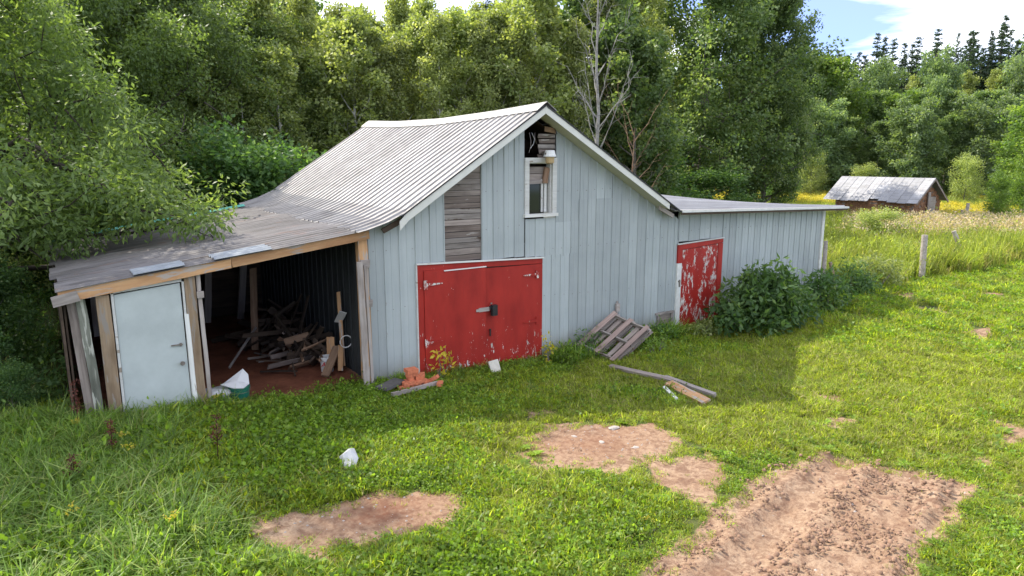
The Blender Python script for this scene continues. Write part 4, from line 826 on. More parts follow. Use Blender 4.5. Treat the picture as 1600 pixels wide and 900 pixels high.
def make_conifer(key, seed, H, rad, spread, nl, leafmat='needle', base=.12, dens=1.0, droop=.25):
    rg = np.random.default_rng(seed); tz = np.linspace(0, 1, 6); tp = np.stack([tz * 0, tz * 0, tz * H], 1); lines = [(tp, rad * (1.03 - tz))]; P = []; A = []
    for i in range(nl):
        t_ = base + (1 - base) * (i / nl) ** .9; ln = spread * (1 - t_) ** .95 * rg.uniform(.6, 1.15) + .05
        for b in range(6):
            az = b * 1.047 + i * .7 + rg.random() * .9; l_ = ln * rg.uniform(.5, 1.2); t_ = min(.99, t_ + rg.normal() * .006); s = np.linspace(0, 1, 5)[:, None]; d = np.array([math.cos(az), math.sin(az), .15 + .3 * t_]); pts = np.array([0, 0, t_ * H]) + d * s * l_ + np.array([0, 0, -droop]) * l_ * s ** 1.5
            if b < 3: lines.append((pts, rad * .14 * (1.05 - s[:, 0])))
            n = int((7 + l_ * 9) * dens); u = rg.random(n) ** .8; q = np.stack([np.interp(u, s[:, 0], pts[:, k]) for k in range(3)], 1); P.append(q + rg.normal(size=(n, 3)) * [.05, .05, .03]); a = d * .7 + rg.normal(size=(n, 3)) * [.75, .75, .35]; a[:, 2] -= .1; A.append(a)
    P = np.concatenate(P); A = np.concatenate(A); A /= np.linalg.norm(A, axis=1)[:, None]; N = len(P); s = np.cross(A, rg.normal(size=(N, 3)) * .8 + [0, 0, .6]); s /= np.linalg.norm(s, axis=1)[:, None]; tz_ = np.clip(1 - P[:, 2:3] / H, 0, 1); l = rg.uniform(.24, .50, N)[:, None] * (.4 + .9 * tz_); w = rg.uniform(.05, .11, N)[:, None] * (.5 + .8 * tz_)
    V = np.stack([P, P + A * l * .5 + s * w, P + A * l, P + A * l * .5 - s * w], 1).reshape(-1, 3); Q = np.arange(N * 4).reshape(N, 4); lm = np_mesh('crown', V, Q, np.clip(rg.normal(.4, .25, N), 0, 1)); lm.materials.append(M[leafmat])
    V, Q = tubes(lines, 5); tm = np_mesh('trunk', V, Q, None, True); tm.materials.append(M['bark']); TREES[key] = (tm, lm, H)
def plant_tree(name, key, p, H, wide, rz, label, cat, group):
    tm, lm, H0 = TREES[key]; o = thing(name, label, cat, (p[0], p[1], hz(p[0], p[1]) - .05), rz, group); o.scale = (wide * H / H0, wide * H / H0, H / H0)
    for nm, me in (('trunk', tm), ('crown', lm)):
        c = bpy.data.objects.new(nm, me); COL.objects.link(c); c.parent = o
    return o
# the prototypes (unit trees of different habit)
pr = lambda t_: math.sin(math.pi * min(1, t_ * .8 + .2)) ** .5
col = lambda t_: .75 + .3 * math.sin(math.pi * t_) - .5 * t_ ** 3
bush = lambda t_: .9 - .25 * t_
make_tree('aspen_a', 1, 12, .13, 2.3, 34, 'leaf_aspen', 'palebark', per=34, sig=.27, L=.17, Wd=.15, start=.22, elev=.45, prof=col, sub=5)
make_tree('aspen_b', 2, 12, .12, 2.0, 32, 'leaf_aspen', 'palebark', per=34, sig=.26, L=.16, Wd=.14, start=.30, elev=.6, prof=col, sub=5)
make_tree('birch_a', 3, 12, .11, 2.1, 34, 'leaf_olive', 'palebark', per=34, sig=.26, L=.15, Wd=.12, start=.16, elev=.5, prof=col, sub=5)
make_tree('birch_b', 4, 12, .10, 1.8, 32, 'leaf_olive', 'palebark', per=34, sig=.26, L=.15, Wd=.12, start=.2, elev=.7, prof=col, sub=5)
make_tree('maple_a', 5, 12, .17, 3.0, 34, 'leaf_poplar', 'bark', per=40, sig=.34, L=.22, Wd=.18, start=.08, elev=.3, prof=pr, sub=6)
make_tree('maple_b', 6, 10, .15, 3.2, 32, 'leaf_bright', 'bark', per=40, sig=.34, L=.22, Wd=.18, start=.06, elev=.3, prof=pr, sub=6)
make_tree('willow_a', 7, 8, .12, 3.0, 32, 'leaf_willow', 'bark', per=40, sig=.34, L=.24, Wd=.15, start=.03, elev=.35, prof=bush, sub=6)
make_tree('willow_b', 8, 8, .12, 3.3, 30, 'leaf_willow', 'bark', per=40, sig=.35, L=.24, Wd=.15, start=.02, elev=.3, prof=bush, sub=6)
make_tree('leafy', 17, 10.5, .16, 3.9, 44, 'leaf_near', 'darkbark', per=80, sig=.38, L=.155, Wd=.075, start=.06, elev=.15, prof=pr, sub=7, droop=.5)
make_tree('shrub_a', 9, 3, .05, 1.5, 20, 'leaf_aspen', 'bark', per=46, sig=.26, L=.10, Wd=.06, start=.02, elev=.4, prof=bush, sub=5)
make_tree('shrub_b', 10, 3, .05, 1.5, 20, 'leaf_dark', 'bark', per=46, sig=.26, L=.11, Wd=.07, start=.02, elev=.35, prof=bush, sub=5)
make_tree('shrub_c', 14, 3, .05, 1.2, 20, 'leaf_bright', 'bark', per=36, sig=.22, L=.11, Wd=.06, start=.02, elev=.55, prof=bush, sub=5)
make_tree('poplar', 12, 17, .30, 5.6, 52, 'leaf_poplar', 'bark', per=62, sig=.46, L=.20, Wd=.17, start=.05, elev=.22, prof=lambda t_: .98 - .35 * abs(t_ - .35) - .3 * t_ ** 4, sub=11)
make_conifer('spruce_a', 21, 16, .2, 3.4, 46, dens=1.5); make_conifer('spruce_b', 22, 16, .18, 3.0, 44, base=.14, dens=1.5, droop=.45)
make_conifer('pine_b', 25, 16, .2, 3.6, 30, 'needle', .3, 1.6, -.05)
make_conifer('pine_a', 23, 16, .2, 3.0, 22, 'pineneedle', .45, 1.5, -.25)

def where(px):
    for lim, t_ in ((330, 'at the far left'), (450, 'left of the barn roof'), (560, 'over the left end of the barn ridge'), (660, 'over the back of the barn ridge'), (760, 'over the middle of the barn ridge'), (850, 'just left of the gable peak'), (960, 'just right of the gable peak'), (1060, 'over the right barn slope'),
        (1250, 'over the side wing'), (1310, 'left of the brick shed'), (1400, 'over the left half of the brick shed'), (1480, 'over the right half of the brick shed'), (1540, 'just right of the brick shed'), (1572, 'close to the right edge'), (1605, 'at the far right edge')):
        if px < lim: return t_
    return 'outside the right edge'
used_ = {}
def lab(base, px, extra=''):
    s_ = f'{base} {extra + " " if extra else ""}{where(px)}'; k = used_.get(s_, 0); used_[s_] = k + 1
    return s_ if k == 0 else s_ + [', farther back', ', half hidden', ', between two others', ', deepest there', ', only its top showing'][min(k - 1, 4)]
rr = random.Random(31)
# big leafy tree hanging over the lean-to
rg = np.random.default_rng(77); bp = at(0, 15.4)
lines, cl = skeleton(rg, 8.8, .20, 6.4, 54, start=.16, elev=.02, prof=lambda t_: 1.0 - .5 * t_, sub=13, curve=.06)
o = thing('leafy_tree', 'large leafy tree filling the upper left, boughs hanging over the lean-to roof', 'tree', (bp[0], bp[1], 0)); o.location.z = hz(bp[0], bp[1]) - .1
def shades_(e_): return (e_[0] + bp[0] + .37 * (e_[2] - 3) > -2.3) and (-.6 < e_[1] + bp[1] - .89 * (e_[2] - 3) < 8.6) and e_[2] > 3.6
lines = lines[:1] + [l_ for l_ in lines[1:] if not shades_(l_[0][-1])]
boughs = [[(40, 235, 13.6), (150, 285, 13.2), (245, 330, 12.9), (338, 372, 12.6)], [(30, 215, 13.5), (110, 265, 13.5), (170, 295, 13.5), (215, 318, 13.5)], [(10, 250, 12.9), (50, 300, 12.8), (90, 335, 12.8), (130, 362, 12.8)]]
base_ = np.array([bp[0], bp[1], hz(bp[0], bp[1]) - .1]); ex_ = []
for bq in boughs:
    pts = np.array([CAM + ray(a_, b_) * t_ for a_, b_, t_ in bq]) - base_; st = np.array([0, 0, max(1.8, pts[0][2] - .8)]); pts = np.vstack([st, pts]); uu = np.linspace(0, 1, 12); pp = np.stack([np.interp(uu * 4, np.arange(5), pts[:, k_]) for k_ in range(3)], 1); pp += rg.normal(size=pp.shape) * .05
    lines.append((pp, .055 * (1.05 - uu * .92)))
    for j in range(26):
        q = .35 + .65 * rg.random(); c0 = np.array([np.interp(q, uu, pp[:, k_]) for k_ in range(3)]); e_ = c0 + rg.normal(size=3) * [.42, .42, .28] * (1.25 - q * .75); lines.append((np.stack([c0, (c0 + e_) / 2 + rg.normal(size=3) * .03, e_]), np.array([.012, .009, .004]))); ex_.append(e_)
ex_ = np.array(ex_); zr = zLean(ex_[:, 0] + bp[0], ex_[:, 1] + bp[1]); over = (ex_[:, 0] + bp[0] > -5.0) & (ex_[:, 0] + bp[0] < 0); ex_[:, 2] = np.where(over, np.maximum(ex_[:, 2], zr + .45 - base_[2]), ex_[:, 2])
V, Q = tubes(lines, 6); m_ = np_mesh('trunk', V, Q, None, True); m_.materials.append(M['darkbark']); c = bpy.data.objects.new('trunk', m_); COL.objects.link(c); c.parent = o
cl2 = cl[cl[:, 2] > 1.9]
# keep the boughs off the barn roof itself
wx = cl2[:, 0] + bp[0]; wy = cl2[:, 1] + bp[1]; keep = ~((wx > -4.9) & (wy > -.3) & (cl2[:, 2] < 2.75)) & ~((wx > -1.0) & (wy > -1)); cl2 = np.vstack([cl2[keep], ex_]); fx_ = cl2[:, 0] + bp[0] + .37 * (cl2[:, 2] - 3); fy_ = cl2[:, 1] + bp[1] - .89 * (cl2[:, 2] - 3); cl2 = cl2[~((fx_ > -2.3) & (fy_ > -.6) & (fy_ < 8.6)) | (cl2[:, 2] < 3.6)]
V, Q, tn = leaves(cl2, 92, .36, .145, .055, rg, droop=.55, up=.6, flat=.75); m_ = np_mesh('crown', V, Q, tn); m_.materials.append(M['leaf_near']); c = bpy.data.objects.new('crown', m_); COL.objects.link(c); c.parent = o
for px_, d_, H_, lb_ in ((295, 27, 10.6, 'leafy tree with drooping leaves just left of the back end of the barn roof'), (170, 22.5, 9.6, 'leafy tree with drooping leaves behind the left half of the lean-to roof'), (395, 30, 9.8, 'leafy tree with drooping leaves behind the lower left end of the barn ridge')): plant_tree('leafy_tree', 'leafy', at(px_, d_), H_, 1.0, px_, lb_, 'tree', 'leafy trees behind the lean-to')
# forest behind: (name, prototype, pixel bearing, distance, height, width, words)
W_ = []
def row(px0, px1, n, d0, d1, h0, h1, keys, kinds, dj=1.5):
    for i in range(n):
        u = (i + .5 + rr.uniform(-.3, .3)) / n; k = rr.randrange(len(keys)); W_.append((keys[k], px0 + (px1 - px0) * u, d0 + (d1 - d0) * u + rr.uniform(-dj, dj), (h0 + (h1 - h0) * u) * rr.uniform(.92, 1.08), kinds[k]))
K1 = ['aspen_a', 'birch_a', 'birch_b', 'aspen_b']; N1 = ['slender aspen with flickering leaves', 'olive-leaved birch', 'narrow pale birch', 'tall aspen with a bare lower stem']
row(420, 900, 15, 30, 31, 8.8, 9.6, K1, N1, .8); row(200, 960, 20, 34, 35, 10.2, 11.0, K1, N1); row(150, 1000, 18, 39, 40, 11.6, 12.0, K1 + ['maple_a'], N1 + ['dark broad maple'])
row(370, 500, 3, 31, 31, 11.6, 11.4, K1, N1, .8); row(-260, 310, 11, 26, 26, 12, 11.2, ['leafy', 'birch_a', 'aspen_a'], ['broad leafy tree', 'olive-leaved birch', 'slender aspen with flickering leaves'])
row(330, 480, 3, 26, 27.5, 7.0, 7.8, ['leafy', 'aspen_a'], ['broad leafy tree', 'slender aspen with flickering leaves'], .5)
row(360, 1020, 9, 46, 47, 14.2, 14.6, ['spruce_a', 'pine_a', 'birch_a', 'spruce_b'], ['dark spruce', 'flat-topped pine', 'olive-leaved birch', 'narrow dark spruce'], 2)
W_ += [('aspen_a', 835, 31, 11.6, 'tall aspen with a bare lower stem'), ('aspen_b', 775, 31, 9.8, 'slender aspen with flickering leaves'), ('spruce_a', 668, 43, 14.6, 'dark spruce'), ('spruce_b', 640, 44, 14.2, 'narrow dark spruce'), ('maple_a', 985, 33, 9.5, 'dark broad maple'), ('maple_a', 930, 35, 12, 'dark broad maple')]
# right-hand wood: low rounded trees, mid row, conifers on the skyline
row(1190, 1640, 9, 72, 66, 8.0, 8.0, ['willow_a', 'willow_b', 'maple_a'], ['rounded grey-green willow', 'low spreading willow', 'dark broad maple'], 3)
row(1200, 1680, 11, 84, 78, 11.3, 11.6, ['maple_a', 'willow_a', 'maple_b', 'aspen_a', 'willow_b'], ['dark broad maple', 'tall grey-green willow', 'bright broad maple', 'slender aspen with flickering leaves', 'grey-green broad willow'], 3)
row(1180, 1720, 13, 94, 88, 12.9, 15.0, ['willow_a', 'maple_a', 'willow_b', 'birch_a'], ['tall grey-green willow', 'dark broad maple', 'grey-green broad willow', 'olive-leaved birch'], 3)
row(1210, 1740, 40, 104, 98, 19.6, 21.6, ['spruce_a', 'pine_a', 'spruce_b', 'pine_b'], ['dark spruce', 'flat-topped pine', 'narrow dark spruce', 'dark-crowned pine'], 4)
row(1230, 1760, 46, 112, 106, 19.0, 21.6, ['pine_b', 'spruce_a', 'pine_b'], ['dark-crowned pine', 'dark spruce', 'dark-crowned pine'], 2); row(1000, 1260, 7, 75, 80, 13, 14.0, ['maple_a', 'aspen_a'], ['dark broad maple', 'slender aspen with flickering leaves'])
W_ += [('spruce_a', 1440, 97, 21.4, 'tall pointed spruce'), ('spruce_b', 1538, 97, 23.4, 'tallest pointed spruce'), ('spruce_b', 1520, 97, 21.4, 'tall pointed spruce'), ('spruce_b', 1490, 97, 21.4, 'tall pointed spruce'), ('maple_b', 1275, 80, 14.2, 'bright broad maple'), ('maple_b', 1580, 52, 5.6, 'bright broad maple'), ('spruce_b', 1585, 60, 12, 'narrow dark spruce'), ('maple_b', 1625, 48, 8, 'bright broad maple')]
CATN = {'leafy': 'leafy_tree', 'aspen': 'aspen_tree', 'birch': 'birch_tree', 'maple': 'maple_tree', 'willow': 'willow_tree', 'spruce': 'spruce_tree', 'pine': 'pine_tree'}
for key, px, d, H, kd in W_:
    p = at(px, d); wide = rr.uniform(.9, 1.2) * (.95 if key[0] in 'ab' else 1.0)
    if key == 'birch_b' or key == 'spruce_b': wide *= .95
    if key[:3] in ('wil',) and H > 10: wide *= .72
    if px > 1150 and key[:3] in ('map',) and H > 12: wide *= 1.0
    if px > 1150 and key[0] in 'sp': wide *= rr.uniform(.85, 1.35)
    plant_tree(CATN[key.split('_')[0]], key, p, H, wide, rr.uniform(0, 6.28), lab(kd, px), 'tree', 'woodland trees behind the barn' if px < 1100 else 'woodland trees beyond the field')
p = at(1095, 46); o = plant_tree('poplar_tree', 'poplar', p, 17.5, 1.02, 1.0, 'very tall broad poplar reaching out of the picture behind the side wing', 'tree', None)
p = at(1190, 48); plant_tree('poplar_tree', 'poplar', p, 13.5, .8, 3.1, 'lower poplar joined to the right flank of the tall poplar behind the wing', 'tree', 'woodland trees beyond the field')
# shrubs
for i, (key, px, d, H, wd, nm) in enumerate([('shrub_c', 1557, 42, 2.6, .95, 'round light-green sapling bush standing alone in the far field'), ('shrub_a', 1265, 66, 3.6, 1.0, 'pale bush at the foot of the wood left of the brick shed'), ('shrub_a', 1345, 63, 2.8, 1.2, 'pale low bush at the wood edge behind the brick shed roof'), ('shrub_b', 1215, 58, 3.0, 1.3, 'dark bush at the field edge above the wing roof end'), ('shrub_a', 1505, 58, 3.4, .9, 'pale bush behind the right end of the brick shed'),
    ('shrub_b', 1010, 36, 3.8, 1.4, 'dark bush behind the right barn slope'), ('shrub_c', 1597, 44, 3.6, 1.0, 'bright bush cut by the right edge of the picture'), ('shrub_a', 1365, 30.5, 1.5, 1.9, 'low green bush in front of the brick shed wall'), ('shrub_b', 1110, 40, 3.0, 1.8, 'dark bush under the tall poplar')]):
    plant_tree('bush', key, at(px, d), H, wd, i * 1.3, nm, 'bush', 'bushes along the field and wood edge')
for i in range(15):
    px = -60 + i * 34 + rr.uniform(-10, 10); d = rr.uniform(17.5, 22) if i % 2 else rr.uniform(20, 24); p = at(px, d)
    if p[0] > -5.2 and p[1] < 9: continue
    plant_tree('bush', ['shrub_a', 'shrub_b', 'shrub_b'][i % 3], p, rr.uniform(2.4, 4.2), 1.2, i, lab(['pale understorey bush', 'dark understorey bush', 'dense dark understorey bush'][i % 3], px, 'in the shade'), 'bush', 'understorey bushes left of the lean-to')
for i, (x, y, H, k) in enumerate([(-6.6, 3.0, 1.9, 'shrub_b'), (-5.9, 1.6, 1.2, 'shrub_b'), (-7.6, 4.6, 2.4, 'shrub_b'), (-5.6, 4.0, 1.7, 'shrub_b'), (-5.4, .9, .8, 'shrub_b'), (-7.3, 1.9, 1.0, 'shrub_a'), (-8.6, 5.6, 2.8, 'shrub_b')]):
    plant_tree('bush', k, (x, y), H, 1.0, i * 2., lab('dark broad-leaved bush', 0, ['standing tallest beside', 'in front of', 'behind', 'against', 'lowest beside', 'pale and low before', 'farthest behind'][i] + ' the shaded lean-to side'), 'bush', 'bushes in the shade beside the lean-to')
# bush by the wing: broad dark compound leaves
rg = np.random.default_rng(5); V_, Q_, T_ = [], [], []; b_ = 0
def bushmass(name, cx, cy, rx, ry, h, n, L, Wd, mat, label, seed, sig=.2, per=26, cat='bush', stems=9, up=.9, droop=.35):
    rg = np.random.default_rng(seed); th = rg.random(n) * 2 * np.pi; r = rg.random(n) ** .45; zz = rg.random(n) ** .7
    c = np.stack([cx + rx * r * np.cos(th) * (1 - .45 * zz ** 2), cy + ry * r * np.sin(th) * (1 - .45 * zz ** 2), h * zz * (1 - .35 * r ** 2) * (.86 + .26 * np.sin(th * 3 + seed) * np.cos(th * 5 + seed * 2))], 1); z0 = hz(cx, cy); c[:, 2] += z0
    c = c[c[:, 1] < -.25] if cy < 0 and cx < 14.5 else c
    V, Q, tn = leaves(c - [cx, cy, z0], per, sig, L, Wd, rg, droop=droop, up=up); t_ = thing(name, label, cat, (cx, cy, z0)); me = np_mesh('foliage', V, Q, tn); me.materials.append(M[mat]); o_ = bpy.data.objects.new('foliage', me); COL.objects.link(o_); o_.parent = t_
    ls = []
    for k in range(stems):
        q = c[rg.integers(len(c))] - [cx, cy, z0]; s = np.linspace(0, 1, 5)[:, None]; b0 = np.array([q[0] * .3, q[1] * .3, -.05]); ls.append((b0 + (q - b0) * s + rg.normal(size=(5, 3)) * .03, .022 * (1.1 - s[:, 0])))
    V, Q = tubes(ls, 5); me = np_mesh('stems', V, Q, None, True); me.materials.append(M['bark']); o_ = bpy.data.objects.new('stems', me); COL.objects.link(o_); o_.parent = t_; return t_
bushmass('bush', 9.95, -1.2, 1.75, .9, 1.7, 150, .19, .085, 'leaf_dark', 'broad dark green bush covering the lower wing wall beside the flaking red door', 1, .2, 30)
bushmass('bush', 12.7, -1.1, 1.2, .6, 1.2, 70, .16, .07, 'leaf_dark', 'dark bush hiding the base of the white corner post', 2, .2, 26)
bushmass('bush', 15.4, -.4, 1.1, .7, .95, 60, .17, .05, 'leaf_dark', 'drooping dark bush in front of the round fence posts', 3, .2, 26)
bushmass('bush', 17.0, -.2, 1.2, .9, 1.2, 70, .14, .05, 'leaf_aspen', 'greener bush just left of the lone thick fence post', 4, .22, 24)
bushmass('bush', 12.2, -1.55, .7, .35, .7, 20, .15, .05, 'leaf_bright', 'pale arching leaves in front of the wing bush', 5, .16, 16)
bushmass('sapling', 1.28, -.30, .30, .16, .75, 16, .10, .055, 'yellowleaf', 'small yellow-leaved sapling in front of the left red door', 6, .10, 7, 'plant', 6)
bushmass('sapling', 3.72, -.42, .14, .12, .75, 8, .09, .05, 'yellowleaf', 'yellowing plant at the right edge of the red doors', 7, .08, 8, 'plant', 4)
bushmass('weed_clump', 5.0, -.35, .6, .3, .8, 34, .08, .03, 'leaf_dark', 'tall weeds against the grey siding left of the pallets', 8, .13, 22, 'plant', 8)
bushmass('weed_clump', 7.1, -.45, .35, .25, .75, 20, .10, .035, 'leaf_dark', 'dark leafy weeds between the pallets and the small low window', 9, .12, 20, 'plant', 6)
bushmass('weed_clump', 8.3, -.7, .6, .3, .42, 26, .09, .045, 'leaf_aspen', 'low weeds at the foot of the flaking red door', 10, .12, 20, 'plant', 5)
bushmass('weed_clump', 6.2, -1.15, .35, .3, .5, 18, .08, .03, 'tall', 'rank weeds growing around the foot of the pallets', 12, .12, 20, 'plant', 5)
bushmass('fern', -5.7, 1.5, .55, .4, .55, 26, .22, .04, 'leaf_aspen', 'pale green fern at the left edge of the picture', 13, .14, 20, 'plant', 5, 1.2, .1)
# dead pale birch behind the barn
rg = np.random.default_rng(19); p = at(928, 25.5); lines, cl = skeleton(rg, 11.5, .095, 2.6, 22, start=.28, elev=.62, prof=lambda t_: 1 - .55 * t_, sub=9, curve=.5)
t_ = thing('dead_birch', 'bare pale dead birch standing right of the gable peak', 'tree', (p[0], p[1], 0)); V, Q = tubes(lines[:1], 8); m_ = np_mesh('trunk', V, Q, None, True); m_.materials.append(M['birchbark']); c = bpy.data.objects.new('trunk', m_); COL.objects.link(c); c.parent = t_
V, Q = tubes(lines[1:], 5); m_ = np_mesh('branches', V, Q, None, True); m_.materials.append(M['birchbark']); c = bpy.data.objects.new('branches', m_); COL.objects.link(c); c.parent = t_
rg = np.random.default_rng(23); p = at(985, 25.0); lines, cl = skeleton(rg, 5.2, .05, 1.9, 12, start=.3, elev=.4, prof=lambda t_: 1., sub=6, curve=.3)
t_ = thing('dead_shrub', 'low tangle of bare reddish twigs behind the right barn slope', 'shrub', (p[0], p[1], 0)); V, Q = tubes(lines, 5); m_ = np_mesh('branches', V, Q, None, True); m_.materials.append(M['scrapwood']); c = bpy.data.objects.new('branches', m_); COL.objects.link(c); c.parent = t_

# ------------------------------------------------------------------ grass and weeds (stuff, instanced with geometry nodes)
def blades(n, rad, h, w, rg, bend=.5, seg=2):
    th = rg.random(n) * 6.283; r = rad * np.sqrt(rg.random(n)); p = np.stack([r * np.cos(th), r * np.sin(th), np.zeros(n) - .01], 1); hh = h * rg.uniform(.5, 1.15, n)[:, None]; az = rg.random(n) * 6.283
    d = np.stack([np.cos(az), np.sin(az), np.zeros(n)], 1); s = np.stack([-d[:, 1], d[:, 0], np.zeros(n)], 1) * w / 2 * rg.uniform(.7, 1.3, n)[:, None]; bd = bend * rg.uniform(.2, 1.2, n)[:, None]; up_ = np.array([0, 0, 1.])
    m = p + up_ * hh * .55 + d * hh * bd * .3; t_ = p + up_ * hh * (1 - .25 * bd) + d * hh * bd
    V = np.stack([p - s, p + s, m + s * .8, m - s * .8, m - s * .8, m + s * .8, t_ + s * .1, t_ - s * .1], 1).reshape(-1, 3); Q = np.arange(n * 8).reshape(-1, 4); return V, Q, np.repeat(np.clip(rg.normal(.45, .25, n), 0, 1), 2)
def leafdisc(n, rad, h, L, Wd, rg, up=1.6, flat=1.):
    C_ = np.stack([rg.normal(size=n) * rad * .5, rg.normal(size=n) * rad * .5, np.abs(rg.normal(size=n)) * h * .35 + h * .35], 1); V, Q, tn = leaves(C_, 1, .01, L, Wd, rg, 0., up); return V, Q, tn
def src(name, parts):
    """parts: list of (V,Q,tone,material)"""
    V = np.concatenate([p[0] for p in parts]); Q = []; T_ = []; mi = []; b = 0; me = None
    for k, (v, q, tn, mt) in enumerate(parts): Q.append(q + b); T_.append(tn); mi += [k] * len(q); b += len(v)
    me = np_mesh(name, V, np.concatenate(Q), np.concatenate(T_))
    for p in parts: me.materials.append(M[p[3]])
    me.polygons.foreach_set('material_index', mi); return bpy.data.objects.new(name, me)
def scatter(name, P, scl, sources, label, seed=0, tilt=.15):
    rg = np.random.default_rng(seed); N = len(P); me = bpy.data.meshes.new(name); me.vertices.add(N); me.vertices.foreach_set('co', np.asarray(P, np.float32).ravel())
    rot = np.stack([rg.normal(size=N) * tilt, rg.normal(size=N) * tilt, rg.random(N) * 6.283], 1).astype(np.float32)
    a = me.attributes.new('rot', 'FLOAT_VECTOR', 'POINT'); a.data.foreach_set('vector', rot.ravel()); a = me.attributes.new('scl', 'FLOAT', 'POINT'); a.data.foreach_set('value', np.asarray(scl, np.float32))
    a = me.attributes.new('pick', 'INT', 'POINT'); a.data.foreach_set('value', rg.integers(0, len(sources), N).astype(np.int32))
    col_ = bpy.data.collections.new(name + '_clumps')
    for s_ in sources: col_.objects.link(s_)
    o = link(name, me, None, None, 'stuff'); o['label'] = label
    ng = bpy.data.node_groups.new(name, 'GeometryNodeTree'); ng.interface.new_socket('Geometry', in_out='INPUT', socket_type='NodeSocketGeometry'); ng.interface.new_socket('Geometry', in_out='OUTPUT', socket_type='NodeSocketGeometry')
    n = ng.nodes; l = ng.links; gi = n.new('NodeGroupInput'); go = n.new('NodeGroupOutput'); ip = n.new('GeometryNodeInstanceOnPoints'); ci = n.new('GeometryNodeCollectionInfo'); ci.inputs['Collection'].default_value = col_; ci.inputs['Separate Children'].default_value = True; ci.inputs['Reset Children'].default_value = True
    def attr(nm, ty): x = n.new('GeometryNodeInputNamedAttribute'); x.data_type = ty; x.inputs['Name'].default_value = nm; return x.outputs['Attribute']
    l.new(gi.outputs[0], ip.inputs['Points']); l.new(ci.outputs[0], ip.inputs['Instance']); ip.inputs['Pick Instance'].default_value = True; l.new(attr('pick', 'INT'), ip.inputs['Instance Index'])
    er = n.new('FunctionNodeEulerToRotation'); l.new(attr('rot', 'FLOAT_VECTOR'), er.inputs[0]); l.new(er.outputs[0], ip.inputs['Rotation']); l.new(attr('scl', 'FLOAT'), ip.inputs['Scale']); l.new(ip.outputs[0], go.inputs[0])
    md = o.modifiers.new('clumps', 'NODES'); md.node_group = ng; return o
def pts_in(x0, x1, y0, y1, n, seed, vis=True):
    rg = np.random.default_rng(seed); x = rg.uniform(x0, x1, n); y = rg.uniform(y0, y1, n)
    if vis: k = visible(np.stack([x, y, x * 0], 1)); x, y = x[k], y[k]
    return x, y, rg
CLEAR = [(.5, -.65, .42), (.1, -.68, .35), (.5, -.95, .3), (2.4, -.55, .2), (4.78, -2.0, .25), (4.75, -2.5, .2), (4.7, -3.2, .2), (4.6, -3.8, .22), (4.4, -3.6, .2), (4.15, -3.4, .15), (-2.45, .0, .38), (-1.72, -3.22, .14), (5.4, -.7, .3)]
def cleared(x, y):
    m = np.zeros(np.shape(x), bool)
    for a_, b_, r_ in CLEAR: m |= np.hypot(x - a_, y - b_) < r_
    return m
def inbuild(x, y, pad=0.): return (cleared(x, y) & (np.abs(np.sin(x * 917.3 + y * 331.7)) < .8)) | ((x > -4.6 - pad) & (x < 8.1 + pad) & (y > -.02 - pad) & (y < 8.4)) | ((x > 8) & (x < 14.25 + pad) & (y > -.02 - pad) & (y < 3.5))
R_ = np.random.default_rng
gs = [src('tuft', [(*blades(34, .10, .085, .009, R_(i), .8), 'grass'), (*blades(4, .10, .06, .008, R_(i + 7), 1.5), 'straw'), (*leafdisc(18, .10, .05, .030, .025, R_(i + 50)), 'clover')]) for i in range(4)]
cs = [src('tuft', [(*blades(12, .10, .08, .008, R_(i + 9), .8), 'grass'), (*blades(3, .10, .06, .008, R_(i + 8), 1.5), 'straw'), (*leafdisc(50, .11, .06, .029, .025, R_(i + 60)), 'clover')]) for i in range(4)]
ys_ = [src('tuft', [(*blades(34, .10, .075, .009, R_(i + 19), .9), 'grass'), (*blades(12, .10, .075, .008, R_(i + 23), 1.1), 'straw')]) for i in range(3)]
x, y, rg = pts_in(-9, 12, -12.5, 1.0, 46000, 1); dv = dirt(x, y); dist = np.hypot(x - CAM[0], y - CAM[1])
k = (dv + rg.normal(size=len(x)) * .03 < -.01) & ~inbuild(x, y) & (rg.random(len(x)) < np.clip(1.25 - dist / 28, .35, 1)); x, y, dv, dist = x[k], y[k], dv[k], dist[k]
z = ht(x, y); dry = fbm(x, y, 1.6, 61) + .30 * np.exp(-((y + 4.0 + .15 * x) / 1.6) ** 2) * (x > 0) + np.clip((x - 3) / 12, 0, .22) + .16 * np.exp(-((x - 2.6) / 2.2) ** 2 - ((y + 1.9) / 1.2) ** 2); sc_ = (rg.uniform(.75, 1.3, len(x)) * (1 + dist / 28) * (.4 + .6 * np.clip(-dv / .45, 0, 1))) * (.8 + .6 * fbm(x, y, .7, 71))
lush = np.clip((-x - .5) / 3, 0, 1); sc_ = sc_ * (1 + .5 * lush); P = np.stack([x, y, z], 1); r2 = rg.random(len(x))
ky = dry + (r2 - .5) * .25 > .66; kc = ~ky & (fbm(x, y, 1.0, 81) + (r2 - .5) * .3 > .5); kg = ~ky & ~kc
scatter('grass', P[kg], sc_[kg], gs, 'short green grass of the lawn', 1); scatter('clover', P[kc], sc_[kc], cs, 'clover and low weeds in the lawn', 2); scatter('dry_grass', P[ky], sc_[ky], ys_, 'yellowing lawn grass', 3)
cl_ = []
